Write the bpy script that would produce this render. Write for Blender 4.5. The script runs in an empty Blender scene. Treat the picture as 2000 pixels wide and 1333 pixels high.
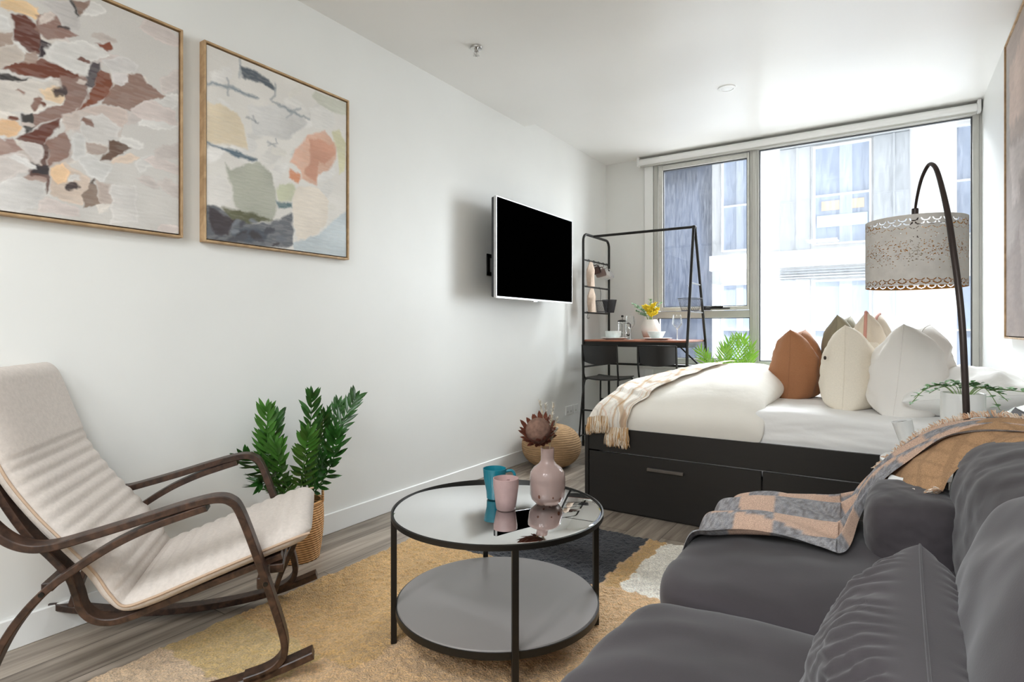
import bpy, math, random
import numpy as np
from mathutils import Vector, Matrix, noise

SC = bpy.context.scene
COL = SC.collection
# ------------------------------------------------------------------ camera
cam_d = bpy.data.cameras.new('camera')
cam_d.lens = 36.0 * 1124.0 / 2000.0
cam_d.sensor_width = 36.0
cam_d.shift_y = -23.5 / 2000.0
cam_d.clip_start = 0.03
cam = bpy.data.objects.new('camera', cam_d)
COL.objects.link(cam)
cam.location = (2.52, 0.0, 1.10)
cam.rotation_euler = (math.pi / 2, 0, math.atan(735 / 1124))
SC.camera = cam
# ------------------------------------------------------------------ view and world
SC.view_settings.view_transform = 'Standard'
SC.view_settings.look = 'None'
SC.view_settings.gamma = 1.0
SC.view_settings.use_curve_mapping = False
SC.view_settings.exposure = 0.95
SC.cycles.use_denoising = True
SC.cycles.max_bounces = 10
SC.cycles.diffuse_bounces = 6
SC.cycles.transparent_max_bounces = 24
SC.cycles.sample_clamp_indirect = 6.0
SC.cycles.caustics_reflective = False
SC.cycles.caustics_refractive = False
W = bpy.data.worlds.new('overcast_sky')
SC.world = W
W.use_nodes = True
_bg = W.node_tree.nodes['Background']
_bg.inputs[0].default_value = (0.93, 0.96, 1.0, 1)
_bg.inputs[1].default_value = 0.42


def area(name, loc, aim, size, power, color=(1, 1, 1)):
    l = bpy.data.lights.new(name, 'AREA')
    l.shape = 'RECTANGLE'
    l.size, l.size_y = size
    l.energy = power
    l.color = color
    o = bpy.data.objects.new(name, l)
    COL.objects.link(o)
    o.location = loc
    d = Vector(aim) - Vector(loc)
    o.rotation_euler = d.to_track_quat('-Z', 'Y').to_euler()
    return o


# added area lamps outside, out of view, boosting the sky and ground light
area('sky_fill_light', (2.0, 8.2, 5.6), (1.3, 2.2, 0.4), (5.0, 3.0), 2200, (0.93, 0.97, 1.0))
area('ground_fill_light', (1.8, 8.0, -1.9), (1.5, 3.0, 2.8), (5.0, 2.6), 330, (0.97, 0.985, 1.0))
area('side_fill_light', (5.3, 9.6, 2.4), (0.3, 1.6, 1.3), (2.6, 5.0), 400, (0.93, 0.97, 1.0))  # added lamp beyond the right edge of view, brightens the left wall
# added area lamps under the ceiling behind the camera, filling the room with light
for _x in (1.5, 2.5):
    for _y in (-0.7, -2.2):
        area('rear_fill_light', (_x, _y, 2.74), (_x, _y, 0), (0.5, 0.5), 17.5, (0.92, 0.965, 1.0))


# ------------------------------------------------------------------ colours and materials
def C(h):
    h = h.lstrip('#')
    v = [int(h[i:i + 2], 16) / 255 for i in (0, 2, 4)]
    return tuple(x / 12.92 if x <= 0.04045 else ((x + 0.055) / 1.055) ** 2.4 for x in v)


def newmat(name):
    m = bpy.data.materials.new(name)
    m.use_nodes = True
    nt = m.node_tree
    return m, nt, nt.nodes['Principled BSDF']


def N(nt, t, **kw):
    n = nt.nodes.new(t)
    for k, v in kw.items():
        setattr(n, k, v)
    return n


def bump(nt, bsdf, height, strength, dist=0.01):
    b = N(nt, 'ShaderNodeBump')
    b.inputs['Strength'].default_value = strength
    b.inputs['Distance'].default_value = dist
    nt.links.new(height, b.inputs['Height'])
    nt.links.new(b.outputs[0], bsdf.inputs['Normal'])


def mat(name, col, rough=0.6, metal=0.0, ns=30.0, na=0.06, bs=0.0, bscale=None, bdist=0.004, sheen=0.0, scale3=(1, 1, 1), coat=0.0, spec=0.5, detail=4.0):
    """plain surface with a slight procedural variation of colour and a bump"""
    m, nt, b = newmat(name)
    c = C(col) if isinstance(col, str) else col
    tc = N(nt, 'ShaderNodeTexCoord')
    mp = N(nt, 'ShaderNodeMapping')
    mp.inputs['Scale'].default_value = scale3
    nt.links.new(tc.outputs['Object'], mp.inputs[0])
    nz = N(nt, 'ShaderNodeTexNoise')
    nz.inputs['Scale'].default_value = ns
    nz.inputs['Detail'].default_value = detail
    nt.links.new(mp.outputs[0], nz.inputs['Vector'])
    rp = N(nt, 'ShaderNodeValToRGB')
    rp.color_ramp.elements[0].position = 0.3
    rp.color_ramp.elements[1].position = 0.7
    rp.color_ramp.elements[0].color = tuple(x * (1 - na) for x in c) + (1,)
    rp.color_ramp.elements[1].color = tuple(min(1, x * (1 + na)) for x in c) + (1,)
    nt.links.new(nz.outputs[0], rp.inputs[0])
    nt.links.new(rp.outputs[0], b.inputs['Base Color'])
    b.inputs['Roughness'].default_value = rough
    b.inputs['Metallic'].default_value = metal
    b.inputs['Specular IOR Level'].default_value = spec
    if sheen:
        b.inputs['Sheen Weight'].default_value = sheen
        b.inputs['Sheen Roughness'].default_value = 0.4
    if coat:
        b.inputs['Coat Weight'].default_value = coat
        b.inputs['Coat Roughness'].default_value = 0.25
    if bs:
        n2 = N(nt, 'ShaderNodeTexNoise')
        n2.inputs['Scale'].default_value = bscale or ns
        n2.inputs['Detail'].default_value = 5
        nt.links.new(mp.outputs[0], n2.inputs['Vector'])
        bump(nt, b, n2.outputs[0], bs, bdist)
    return m


def wood(name, c1, c2, axis_scale=(2, 30, 30), rough=0.5, bs=0.1):
    m, nt, b = newmat(name)
    tc = N(nt, 'ShaderNodeTexCoord')
    mp = N(nt, 'ShaderNodeMapping')
    mp.inputs['Scale'].default_value = axis_scale
    nt.links.new(tc.outputs['Object'], mp.inputs[0])
    nz = N(nt, 'ShaderNodeTexNoise')
    nz.inputs['Scale'].default_value = 3.0
    nz.inputs['Detail'].default_value = 8
    nz.inputs['Distortion'].default_value = 0.6
    nt.links.new(mp.outputs[0], nz.inputs['Vector'])
    rp = N(nt, 'ShaderNodeValToRGB')
    rp.color_ramp.elements[0].position = 0.35
    rp.color_ramp.elements[1].position = 0.68
    rp.color_ramp.elements[0].color = C(c1) + (1,)
    rp.color_ramp.elements[1].color = C(c2) + (1,)
    nt.links.new(nz.outputs[0], rp.inputs[0])
    nt.links.new(rp.outputs[0], b.inputs['Base Color'])
    b.inputs['Roughness'].default_value = rough
    bump(nt, b, nz.outputs[0], bs, 0.002)
    return m


def attr_mat(name, rough=0.8, ns=200, na=0.12, bs=0.2, sheen=0.0, bdist=0.002, scale3=(1, 1, 1)):
    """colour read from the mesh's own colour attribute (weave, paint)"""
    m, nt, b = newmat(name)
    at = N(nt, 'ShaderNodeAttribute', attribute_name='Col')
    tc = N(nt, 'ShaderNodeTexCoord')
    mp = N(nt, 'ShaderNodeMapping')
    mp.inputs['Scale'].default_value = scale3
    nt.links.new(tc.outputs['Object'], mp.inputs[0])
    nz = N(nt, 'ShaderNodeTexNoise')
    nz.inputs['Scale'].default_value = ns
    nz.inputs['Detail'].default_value = 3
    nt.links.new(mp.outputs[0], nz.inputs['Vector'])
    mr = N(nt, 'ShaderNodeMapRange')
    mr.inputs['From Min'].default_value = 0.3
    mr.inputs['From Max'].default_value = 0.7
    mr.inputs['To Min'].default_value = 1 - na
    mr.inputs['To Max'].default_value = 1 + na
    nt.links.new(nz.outputs[0], mr.inputs[0])
    vm = N(nt, 'ShaderNodeVectorMath', operation='SCALE')
    nt.links.new(at.outputs['Color'], vm.inputs[0])
    nt.links.new(mr.outputs[0], vm.inputs['Scale'])
    nt.links.new(vm.outputs[0], b.inputs['Base Color'])
    b.inputs['Roughness'].default_value = rough
    if sheen:
        b.inputs['Sheen Weight'].default_value = sheen
    bump(nt, b, nz.outputs[0], bs, bdist)
    return m


def glass_thin(name, tint=(1, 1, 1), dust_glare=0.0, fac=1.0, base=0.0):
    m = bpy.data.materials.new(name)
    m.use_nodes = True
    nt = m.node_tree
    nt.nodes.clear()
    out = N(nt, 'ShaderNodeOutputMaterial')
    tr = N(nt, 'ShaderNodeBsdfTransparent')
    tr.inputs[0].default_value = tint + (1,)
    gl = N(nt, 'ShaderNodeBsdfGlossy')
    gl.inputs['Roughness'].default_value = 0.015
    fr = N(nt, 'ShaderNodeFresnel')
    fr.inputs[0].default_value = 1.5
    ma = N(nt, 'ShaderNodeMath', operation='MULTIPLY_ADD')
    ma.use_clamp = True
    ma.inputs[1].default_value = fac
    ma.inputs[2].default_value = base
    nt.links.new(fr.outputs[0], ma.inputs[0])
    mx = N(nt, 'ShaderNodeMixShader')
    nt.links.new(ma.outputs[0], mx.inputs[0])
    nt.links.new(tr.outputs[0], mx.inputs[1])
    nt.links.new(gl.outputs[0], mx.inputs[2])
    last = mx.outputs[0]
    if dust_glare:
        df = N(nt, 'ShaderNodeBsdfTranslucent')
        df.inputs[0].default_value = (0.9, 0.93, 1.0, 1)
        tc = N(nt, 'ShaderNodeTexCoord')
        mp = N(nt, 'ShaderNodeMapping')
        mp.inputs['Scale'].default_value = (14, 1, 2.0)
        nt.links.new(tc.outputs['Object'], mp.inputs[0])
        nz = N(nt, 'ShaderNodeTexNoise')
        nz.inputs['Scale'].default_value = 5
        nz.inputs['Detail'].default_value = 8
        nt.links.new(mp.outputs[0], nz.inputs['Vector'])
        mr = N(nt, 'ShaderNodeMapRange')
        mr.inputs['From Min'].default_value = 0.35
        mr.inputs['From Max'].default_value = 0.75
        mr.inputs['To Min'].default_value = dust_glare * 0.6
        mr.inputs['To Max'].default_value = dust_glare * 1.8
        nt.links.new(nz.outputs[0], mr.inputs[0])
        m2 = N(nt, 'ShaderNodeMixShader')
        nt.links.new(mr.outputs[0], m2.inputs[0])
        nt.links.new(last, m2.inputs[1])
        nt.links.new(df.outputs[0], m2.inputs[2])
        last = m2.outputs[0]
    nt.links.new(last, out.inputs[0])
    return m


# ------------------------------------------------------------------ mesh helpers
class MB:
    """collects vertices and faces of ONE part"""

    def __init__(self):
        self.v, self.f, self.mi = [], [], []
        self.cur = 0

    def add(self, vs, fs, M=None):
        o = len(self.v)
        for p in vs:
            self.v.append(tuple(M @ Vector(p)) if M is not None else tuple(p))
        for f in fs:
            self.f.append(tuple(i + o for i in f))
            self.mi.append(self.cur)
        return self

    def box(self, a, b, M=None, bev=0.0):
        x0, y0, z0 = a
        x1, y1, z1 = b
        if bev <= 0:
            vs = [(x, y, z) for x in (x0, x1) for y in (y0, y1) for z in (z0, z1)]
            fs = [(0, 1, 3, 2), (4, 6, 7, 5), (0, 4, 5, 1), (2, 3, 7, 6), (0, 2, 6, 4), (1, 5, 7, 3)]
            return self.add(vs, fs, M)
        bev = min(bev, (x1 - x0) / 2.01, (y1 - y0) / 2.01, (z1 - z0) / 2.01)
        vs, idx = [], {}
        for i, x in enumerate((x0, x1)):
            for j, y in enumerate((y0, y1)):
                for k, z in enumerate((z0, z1)):
                    sx, sy, sz = (bev if i == 0 else -bev), (bev if j == 0 else -bev), (bev if k == 0 else -bev)
                    idx[i, j, k, 0] = len(vs); vs.append((x, y + sy, z + sz))
                    idx[i, j, k, 1] = len(vs); vs.append((x + sx, y, z + sz))
                    idx[i, j, k, 2] = len(vs); vs.append((x + sx, y + sy, z))
        fs = []
        for i in (0, 1):
            q = [idx[i, 0, 0, 0], idx[i, 0, 1, 0], idx[i, 1, 1, 0], idx[i, 1, 0, 0]]
            fs.append(q if i == 0 else q[::-1])
            q = [idx[0, i, 0, 1], idx[1, i, 0, 1], idx[1, i, 1, 1], idx[0, i, 1, 1]]
            fs.append(q if i == 0 else q[::-1])
            q = [idx[0, 0, i, 2], idx[0, 1, i, 2], idx[1, 1, i, 2], idx[1, 0, i, 2]]
            fs.append(q if i == 0 else q[::-1])
        for i in (0, 1):
            for j in (0, 1):
                fs.append([idx[i, j, 0, 0], idx[i, j, 0, 1], idx[i, j, 1, 1], idx[i, j, 1, 0]])
                fs.append([idx[i, 0, j, 0], idx[i, 0, j, 2], idx[i, 1, j, 2], idx[i, 1, j, 0]])
                fs.append([idx[0, i, j, 1], idx[0, i, j, 2], idx[1, i, j, 2], idx[1, i, j, 1]])
                for k in (0, 1):
                    fs.append([idx[i, j, k, 0], idx[i, j, k, 1], idx[i, j, k, 2]])
        return self.add(vs, fs, M)

    def tube(self, pts, r, n=10, closed=False, M=None):
        pts = [Vector(p) for p in pts]
        rs = r if isinstance(r, (list, tuple)) else [r] * len(pts)
        L = len(pts)
        vs, fs = [], []
        up = None
        for i, p in enumerate(pts):
            if closed:
                t = pts[(i + 1) % L] - pts[i - 1]
            else:
                t = pts[min(i + 1, L - 1)] - pts[max(i - 1, 0)]
            if t.length < 1e-9:
                t = Vector((0, 0, 1))
            t.normalize()
            if up is None:
                up = t.orthogonal().normalized()
            up = (up - t * up.dot(t))
            if up.length < 1e-6:
                up = t.orthogonal()
            up.normalize()
            s = t.cross(up)
            for k in range(n):
                a = 2 * math.pi * k / n
                vs.append(p + (up * math.cos(a) + s * math.sin(a)) * rs[i])
        for i in range(L - 1 + (1 if closed else 0)):
            for k in range(n):
                a, b = i * n + k, i * n + (k + 1) % n
                c, d = ((i + 1) % L) * n + (k + 1) % n, ((i + 1) % L) * n + k
                fs.append((a, b, c, d))
        if not closed:
            fs.append(tuple(range(n))[::-1])
            fs.append(tuple((L - 1) * n + k for k in range(n)))
        return self.add(vs, fs, M)

    def strip(self, pts, side, w, t, M=None):
        """rectangular bar bent along pts; w along 'side', t across it; w, t may be lists"""
        pts = [Vector(p) for p in pts]
        side = Vector(side).normalized()
        L = len(pts)
        vs, fs = [], []
        for i, p in enumerate(pts):
            tg = (pts[min(i + 1, L - 1)] - pts[max(i - 1, 0)]).normalized()
            nn = tg.cross(side).normalized()
            ww = (w[i] if isinstance(w, (list, tuple)) else w) / 2
            tt = (t[i] if isinstance(t, (list, tuple)) else t) / 2
            e = min(ww, tt) * 0.25
            for a, b in ((-ww + e, -tt), (ww - e, -tt), (ww, -tt + e), (ww, tt - e), (ww - e, tt), (-ww + e, tt), (-ww, tt - e), (-ww, -tt + e)):
                vs.append(p + side * a + nn * b)
        n = 8
        for i in range(L - 1):
            for k in range(n):
                fs.append((i * n + k, i * n + (k + 1) % n, (i + 1) * n + (k + 1) % n, (i + 1) * n + k))
        fs.append(tuple(range(n))[::-1])
        fs.append(tuple((L - 1) * n + k for k in range(n)))
        return self.add(vs, fs, M)

    def lathe(self, prof, n=32, M=None, cap=True):
        vs, fs = [], []
        for r, z in prof:
            for k in range(n):
                a = 2 * math.pi * k / n
                vs.append((r * math.cos(a), r * math.sin(a), z))
        L = len(prof)
        for i in range(L - 1):
            for k in range(n):
                fs.append((i * n + k, i * n + (k + 1) % n, (i + 1) * n + (k + 1) % n, (i + 1) * n + k))
        if cap and prof[0][0] > 1e-5:
            fs.append(tuple(range(n))[::-1])
        if cap and prof[-1][0] > 1e-5:
            fs.append(tuple((L - 1) * n + k for k in range(n)))
        return self.add(vs, fs, M)

    def grid(self, P, cu=False, cv=False, M=None):
        """P: list of rows of points"""
        R, Q = len(P), len(P[0])
        vs = [p for row in P for p in row]
        fs = []
        for i in range(R - (0 if cu else 1)):
            for j in range(Q - (0 if cv else 1)):
                i2, j2 = (i + 1) % R, (j + 1) % Q
                fs.append((i * Q + j, i * Q + j2, i2 * Q + j2, i2 * Q + j))
        return self.add(vs, fs, M)

    def build(self, name, m, parent=None, smooth=True, loc=None, cols=None, auto=40):
        me = bpy.data.meshes.new(name)
        me.from_pydata([tuple(v) for v in self.v], [], self.f)
        ms = m if isinstance(m, (list, tuple)) else [m]
        for x in ms:
            me.materials.append(x)
        if len(ms) > 1:
            me.polygons.foreach_set('material_index', self.mi)
        if cols is not None:
            ca = me.color_attributes.new('Col', 'FLOAT_COLOR', 'POINT')
            ca.data.foreach_set('color', np.asarray(cols, dtype=np.float32).reshape(-1))
        if smooth:
            me.polygons.foreach_set('use_smooth', [True] * len(me.polygons))
            if auto:
                try:
                    me.set_sharp_from_angle(angle=math.radians(auto))
                except Exception:
                    pass
        me.update()
        o = bpy.data.objects.new(name, me)
        COL.objects.link(o)
        if parent is not None:
            o.parent = parent
        if loc is not None:
            o.location = loc
        return o


def thing(name, label, cat, loc=(0, 0, 0), rz=0.0, group=None):
    o = bpy.data.objects.new(name, None)
    o.empty_display_size = 0.05
    COL.objects.link(o)
    o.location = loc
    o.rotation_euler = (0, 0, rz)
    tag(o, label, cat, group)
    return o


def tag(o, label, cat, group=None):
    o['label'] = label
    o['category'] = cat
    if group:
        o['group'] = group
    return o


def struct(o):
    o['kind'] = 'structure'
    return o


def copy_tree(o, parent=None):
    c = o.copy()
    COL.objects.link(c)
    if parent is not None:
        c.parent = parent
    for ch in [x for x in bpy.data.objects if x.parent == o]:
        copy_tree(ch, c)
    return c


def cr(pts, n=8, closed=False):
    """Catmull-Rom through pts"""
    pts = [Vector(p) for p in pts]
    L = len(pts)
    out = []
    for i in range(L if closed else L - 1):
        if closed:
            p0, p1, p2, p3 = pts[i - 1], pts[i], pts[(i + 1) % L], pts[(i + 2) % L]
        else:
            p0, p1, p2, p3 = pts[max(i - 1, 0)], pts[i], pts[i + 1], pts[min(i + 2, L - 1)]
        for k in range(n):
            t = k / n
            out.append(0.5 * ((2 * p1) + (p2 - p0) * t + (2 * p0 - 5 * p1 + 4 * p2 - p3) * t * t + (3 * p1 - p0 - 3 * p2 + p3) * t ** 3))
    if not closed:
        out.append(pts[-1])
    return out


def loft(rows, nu, nv):
    """smooth patch through a control grid of points"""
    rr = [cr(r, nv) for r in rows]
    cols = list(zip(*rr))
    return [list(x) for x in zip(*[cr(c, nu) for c in cols])]


def nz3(x, y, z=0.0, o=3):
    return noise.fractal(Vector((x, y, z)), 1.0, 2.0, o)


def rbox(sx, sy, sz, k=5.0, n=16, disp=None, seg=None):
    """puffy rounded box, half sizes sx sy sz"""
    mb = MB()
    idx = {}
    vs, fs = [], []
    ex, ey, ez = 1 / k, 1 / k, 1 / k

    def vert(p):
        key = tuple(round(c, 5) for c in p)
        if key not in idx:
            s = (abs(p[0]) ** k + abs(p[1]) ** k + abs(p[2]) ** k) ** (1 / k)
            q = Vector((p[0] / s * sx, p[1] / s * sy, p[2] / s * sz))
            if disp:
                q = disp(q)
            idx[key] = len(vs)
            vs.append(q)
        return idx[key]

    g = [math.tan((-1 + 2 * i / n) * math.pi / 4) for i in range(n + 1)]
    for ax in range(3):
        for sg in (-1, 1):
            for i in range(n):
                for j in range(n):
                    q = []
                    for a, b in ((i, j), (i + 1, j), (i + 1, j + 1), (i, j + 1)):
                        p = [0, 0, 0]
                        p[ax] = sg
                        p[(ax + 1) % 3] = g[a]
                        p[(ax + 2) % 3] = g[b]
                        q.append(vert(p))
                    fs.append(q if sg > 0 else q[::-1])
    mb.add(vs, fs)
    return mb


def pillow(w, h, t, chop=0.0, n=36, seed=0.0, wr=0.004, pinch=0.07, fold=0.0, chopw=0.35):
    """throw pillow standing on its lower edge: x = thickness, y = width, z = height. returns (MB, edge loop)"""
    def P(a, b, s):
        y = w / 2 * a * (1 - pinch * (1 - b * b))
        z = h / 2 * b * (1 - (pinch if b > 0 or not chop else 0.02) * (1 - a * a))
        vb = 1 - b * b if (b > 0 or not chop) else 1 - abs(b) ** 7
        e = max(0.0, (1 - a * a)) * max(0.0, vb)
        th = t / 2 * e ** (0.42 if not chop else 0.5 if b > 0 else 0.42)
        top = max(0.0, (b + 1) / 2)
        z -= chop * math.exp(-(a / chopw) ** 2) * top ** 2.5
        th *= 1 - 0.25 * (chop > 0) * math.exp(-(a / 0.3) ** 2) * top
        if b < -0.6:
            z += 0
        x = s * th
        d = nz3(a * 2.2 + seed, b * 2.2, s * 3 + seed) * wr * 2.5 * min(1, e * 3)
        if fold:
            ed = 1 - min(1.0, (1 - abs(a)) * 1.6)
            d += fold * math.sin(b * 34 + 5 * nz3(a * 3, b * 3 + seed, s)) * max(0, ed) * min(1, e * 12)
            eb = max(0.0, 1 - (1 - abs(b)) * 1.3)
            d += fold * 1.3 * math.sin(a * 46 + 6 * nz3(a * 2, b * 2.5 + seed, s)) * eb * min(1, e * 12)
        x += s * d
        return (x, y, z + h / 2)
    mb = MB()
    g = [math.sin((-1 + 2 * i / n) * math.pi / 2) for i in range(n + 1)]
    F = [[P(a, b, 1) for a in g] for b in g]
    B = [[P(a, b, -1) for a in g] for b in g]
    Q = n + 1
    vs = [p for r in F for p in r]
    m = {}
    for i in range(Q):
        for j in range(Q):
            if i in (0, n) or j in (0, n):
                m[i, j] = i * Q + j
            else:
                m[i, j] = len(vs)
                vs.append(B[i][j])
    fs = []
    for i in range(n):
        for j in range(n):
            fs.append((i * Q + j, i * Q + j + 1, (i + 1) * Q + j + 1, (i + 1) * Q + j))
            fs.append((m[i, j], m[i + 1, j], m[i + 1, j + 1], m[i, j + 1]))
    mb.add(vs, fs)
    loop = [F[0][j] for j in range(n)] + [F[i][n] for i in range(n)] + [F[n][j] for j in range(n, 0, -1)] + [F[i][0] for i in range(n, 0, -1)]
    return mb, loop
ART_A=[["#d9b98f",[[0.673,2.2],[0.747,2.236],[0.775,2.224],[0.778,2.193],[0.762,2.173],[0.702,2.183],[0.673,2.182]]],["#5c3226",[[0.702,2.171],[0.737,2.177],[0.773,2.152],[0.794,2.109],[0.786,2.06],[0.747,2.064],[0.712,2.081],[0.71,2.136]]],["#8f7268",[[0.768,2.194],[0.82,2.225],[0.848,2.191],[0.898,2.18],[0.853,2.154],[0.799,2.121],[0.768,2.143]]],["#3a3035",[[0.791,2.111],[0.818,2.116],[0.812,2.097],[0.796,2.052],[0.783,2.046]]],["#6a3a28",[[0.678,1.968],[0.722,2.007],[0.794,2.047],[0.898,2.031],[0.896,2.013],[0.826,1.991],[0.747,1.975]]],["#33302f",[[0.673,1.954],[0.755,1.968],[0.722,1.941],[0.673,1.932]]],["#8c7066",[[0.842,2.007],[0.922,2.029],[0.928,1.966],[0.904,1.918],[0.842,1.858],[0.762,1.801],[0.737,1.838],[0.815,1.882],[0.85,1.94]]],["#93776b",[[1.006,2.028],[1.064,2.099],[1.104,2.114],[1.131,2.08],[1.201,2.059],[1.104,1.997],[1.064,1.955],[0.975,1.955],[0.994,2.003]]],["#4c4549",[[0.942,2.095],[0.966,2.108],[0.963,2.062],[0.939,1.998],[0.919,1.997],[0.922,2.026]]],["#7a452f",[[0.939,1.998],[0.966,2.084],[0.994,2.073],[1.006,2.035],[0.988,1.98],[0.893,1.9],[0.922,1.944]]],["#cfccc8",[[0.799,2.085],[0.826,2.129],[0.91,2.168],[0.975,2.157],[1.0,2.146],[0.939,2.101],[0.928,2.038],[0.87,2.034],[0.81,2.05]]],["#cdc9c6",[[0.975,2.122],[1.064,2.164],[1.097,2.148],[1.09,2.116],[1.057,2.097],[1.0,2.075]]],["#7a4430",[[0.948,2.175],[1.0,2.195],[1.013,2.168],[0.985,2.157],[0.966,2.17]]],["#d2ccca",[[1.0,2.075],[1.057,2.097],[1.064,2.07],[1.032,2.041],[1.006,2.042]]],["#cfc8c0",[[0.645,1.913],[0.752,1.964],[0.837,1.982],[0.85,1.953],[0.848,1.906],[0.752,1.849],[0.702,1.84],[0.645,1.822]]],["#d9bfa0",[[0.783,1.943],[0.837,1.968],[0.85,1.94],[0.842,1.911],[0.804,1.911]]],["#b5aaa0",[[0.645,2.029],[0.717,2.068],[0.737,2.047],[0.732,2.014],[0.673,1.966],[0.645,1.962]]],["#a89488",[[0.737,2.057],[0.773,2.068],[0.783,2.046],[0.773,2.023],[0.737,2.012]]],["#dcb68f",[[0.654,1.794],[0.712,1.812],[0.729,1.792],[0.717,1.76],[0.659,1.74]]],["#3b3836",[[0.729,1.836],[0.757,1.854],[0.765,1.802],[0.742,1.77],[0.732,1.793]]],["#623528",[[0.712,1.749],[0.794,1.817],[0.839,1.857],[0.831,1.822],[0.794,1.746],[0.737,1.743]]],["#8e7065",[[0.799,1.76],[0.853,1.815],[0.873,1.787],[0.864,1.725],[0.81,1.672]]],["#5b4038",[[0.786,1.75],[0.804,1.755],[0.804,1.69],[0.81,1.613],[0.799,1.572],[0.794,1.623],[0.747,1.632],[0.757,1.666],[0.788,1.68]]],["#353134",[[0.76,1.679],[0.81,1.675],[0.807,1.648],[0.757,1.647]]],["#c9c1bc",[[0.65,1.665],[0.732,1.701],[0.76,1.679],[0.752,1.649],[0.664,1.582]]],["#c9c6c3",[[0.654,1.58],[0.722,1.623],[0.788,1.625],[0.796,1.578],[0.773,1.535],[0.722,1.5],[0.659,1.496]]],["#c6bfbb",[[0.727,1.741],[0.781,1.746],[0.794,1.7],[0.778,1.677],[0.747,1.702]]],["#c4b3a5",[[0.81,1.665],[0.853,1.702],[0.904,1.68],[0.939,1.654],[0.904,1.552],[0.853,1.562],[0.815,1.575]]],["#dfbd98",[[0.815,1.667],[0.848,1.694],[0.873,1.673],[0.864,1.635],[0.831,1.618],[0.812,1.64]]],["#cfcdca",[[0.876,1.808],[0.91,1.824],[0.922,1.8],[0.919,1.745],[0.893,1.712],[0.873,1.72]]],["#bdaea6",[[0.904,1.904],[0.975,1.951],[1.057,1.953],[1.057,1.91],[1.032,1.881],[0.975,1.899]]],["#cdc9c5",[[0.904,1.877],[0.975,1.913],[1.032,1.881],[1.025,1.829],[0.994,1.799],[0.928,1.788],[0.898,1.835]]],["#bdb0a8",[[0.842,1.865],[0.893,1.9],[0.904,1.87],[0.898,1.828],[0.853,1.812]]],["#6d5548",[[0.994,1.82],[1.025,1.825],[1.07,1.805],[1.0,1.745],[0.969,1.737],[0.994,1.778]]],["#b0a097",[[0.922,1.787],[0.994,1.792],[0.982,1.761],[0.951,1.746],[0.925,1.747]]],["#d0cecb",[[0.893,1.725],[0.928,1.754],[0.975,1.732],[1.013,1.727],[0.975,1.655],[0.928,1.665]]],["#907d70",[[0.91,1.593],[0.928,1.638],[0.951,1.636],[0.969,1.57],[0.91,1.546]]],["#5d5049",[[0.928,1.638],[0.954,1.661],[0.945,1.635]]],["#bdaea5",[[0.951,1.657],[1.006,1.654],[1.0,1.576],[0.969,1.57]]],["#c8bdb8",[[0.773,1.547],[0.804,1.566],[0.898,1.544],[0.904,1.511],[0.773,1.509]]],["#d0ccc8",[[1.0,1.653],[1.09,1.672],[1.097,1.528],[1.0,1.505]]],["#cfcdca",[[0.645,2.15],[0.697,2.156],[0.702,2.121],[0.645,2.089]]],["#9c8a7e",[[0.65,2.079],[0.707,2.11],[0.712,2.069],[0.678,2.048],[0.65,2.043]]],["#bdb8b5",[[0.773,2.248],[0.864,2.292],[0.904,2.243],[0.904,2.196],[0.848,2.184],[0.826,2.227]]],["#8c7468",[[0.87,2.295],[0.928,2.322],[0.922,2.278],[0.904,2.25]]],["#4a4645",[[0.862,2.291],[0.873,2.296],[0.904,2.25],[0.896,2.243]]],["#9a7f76",[[0.654,1.739],[0.702,1.749],[0.737,1.712],[0.664,1.674]]],["#dcc9b8",[[1.006,1.753],[1.077,1.792],[1.104,1.777],[1.064,1.746],[1.0,1.734]]],["#c9bdb8",[[1.064,1.962],[1.144,2.025],[1.245,2.012],[1.245,1.951],[1.097,1.936]]]]
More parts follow.
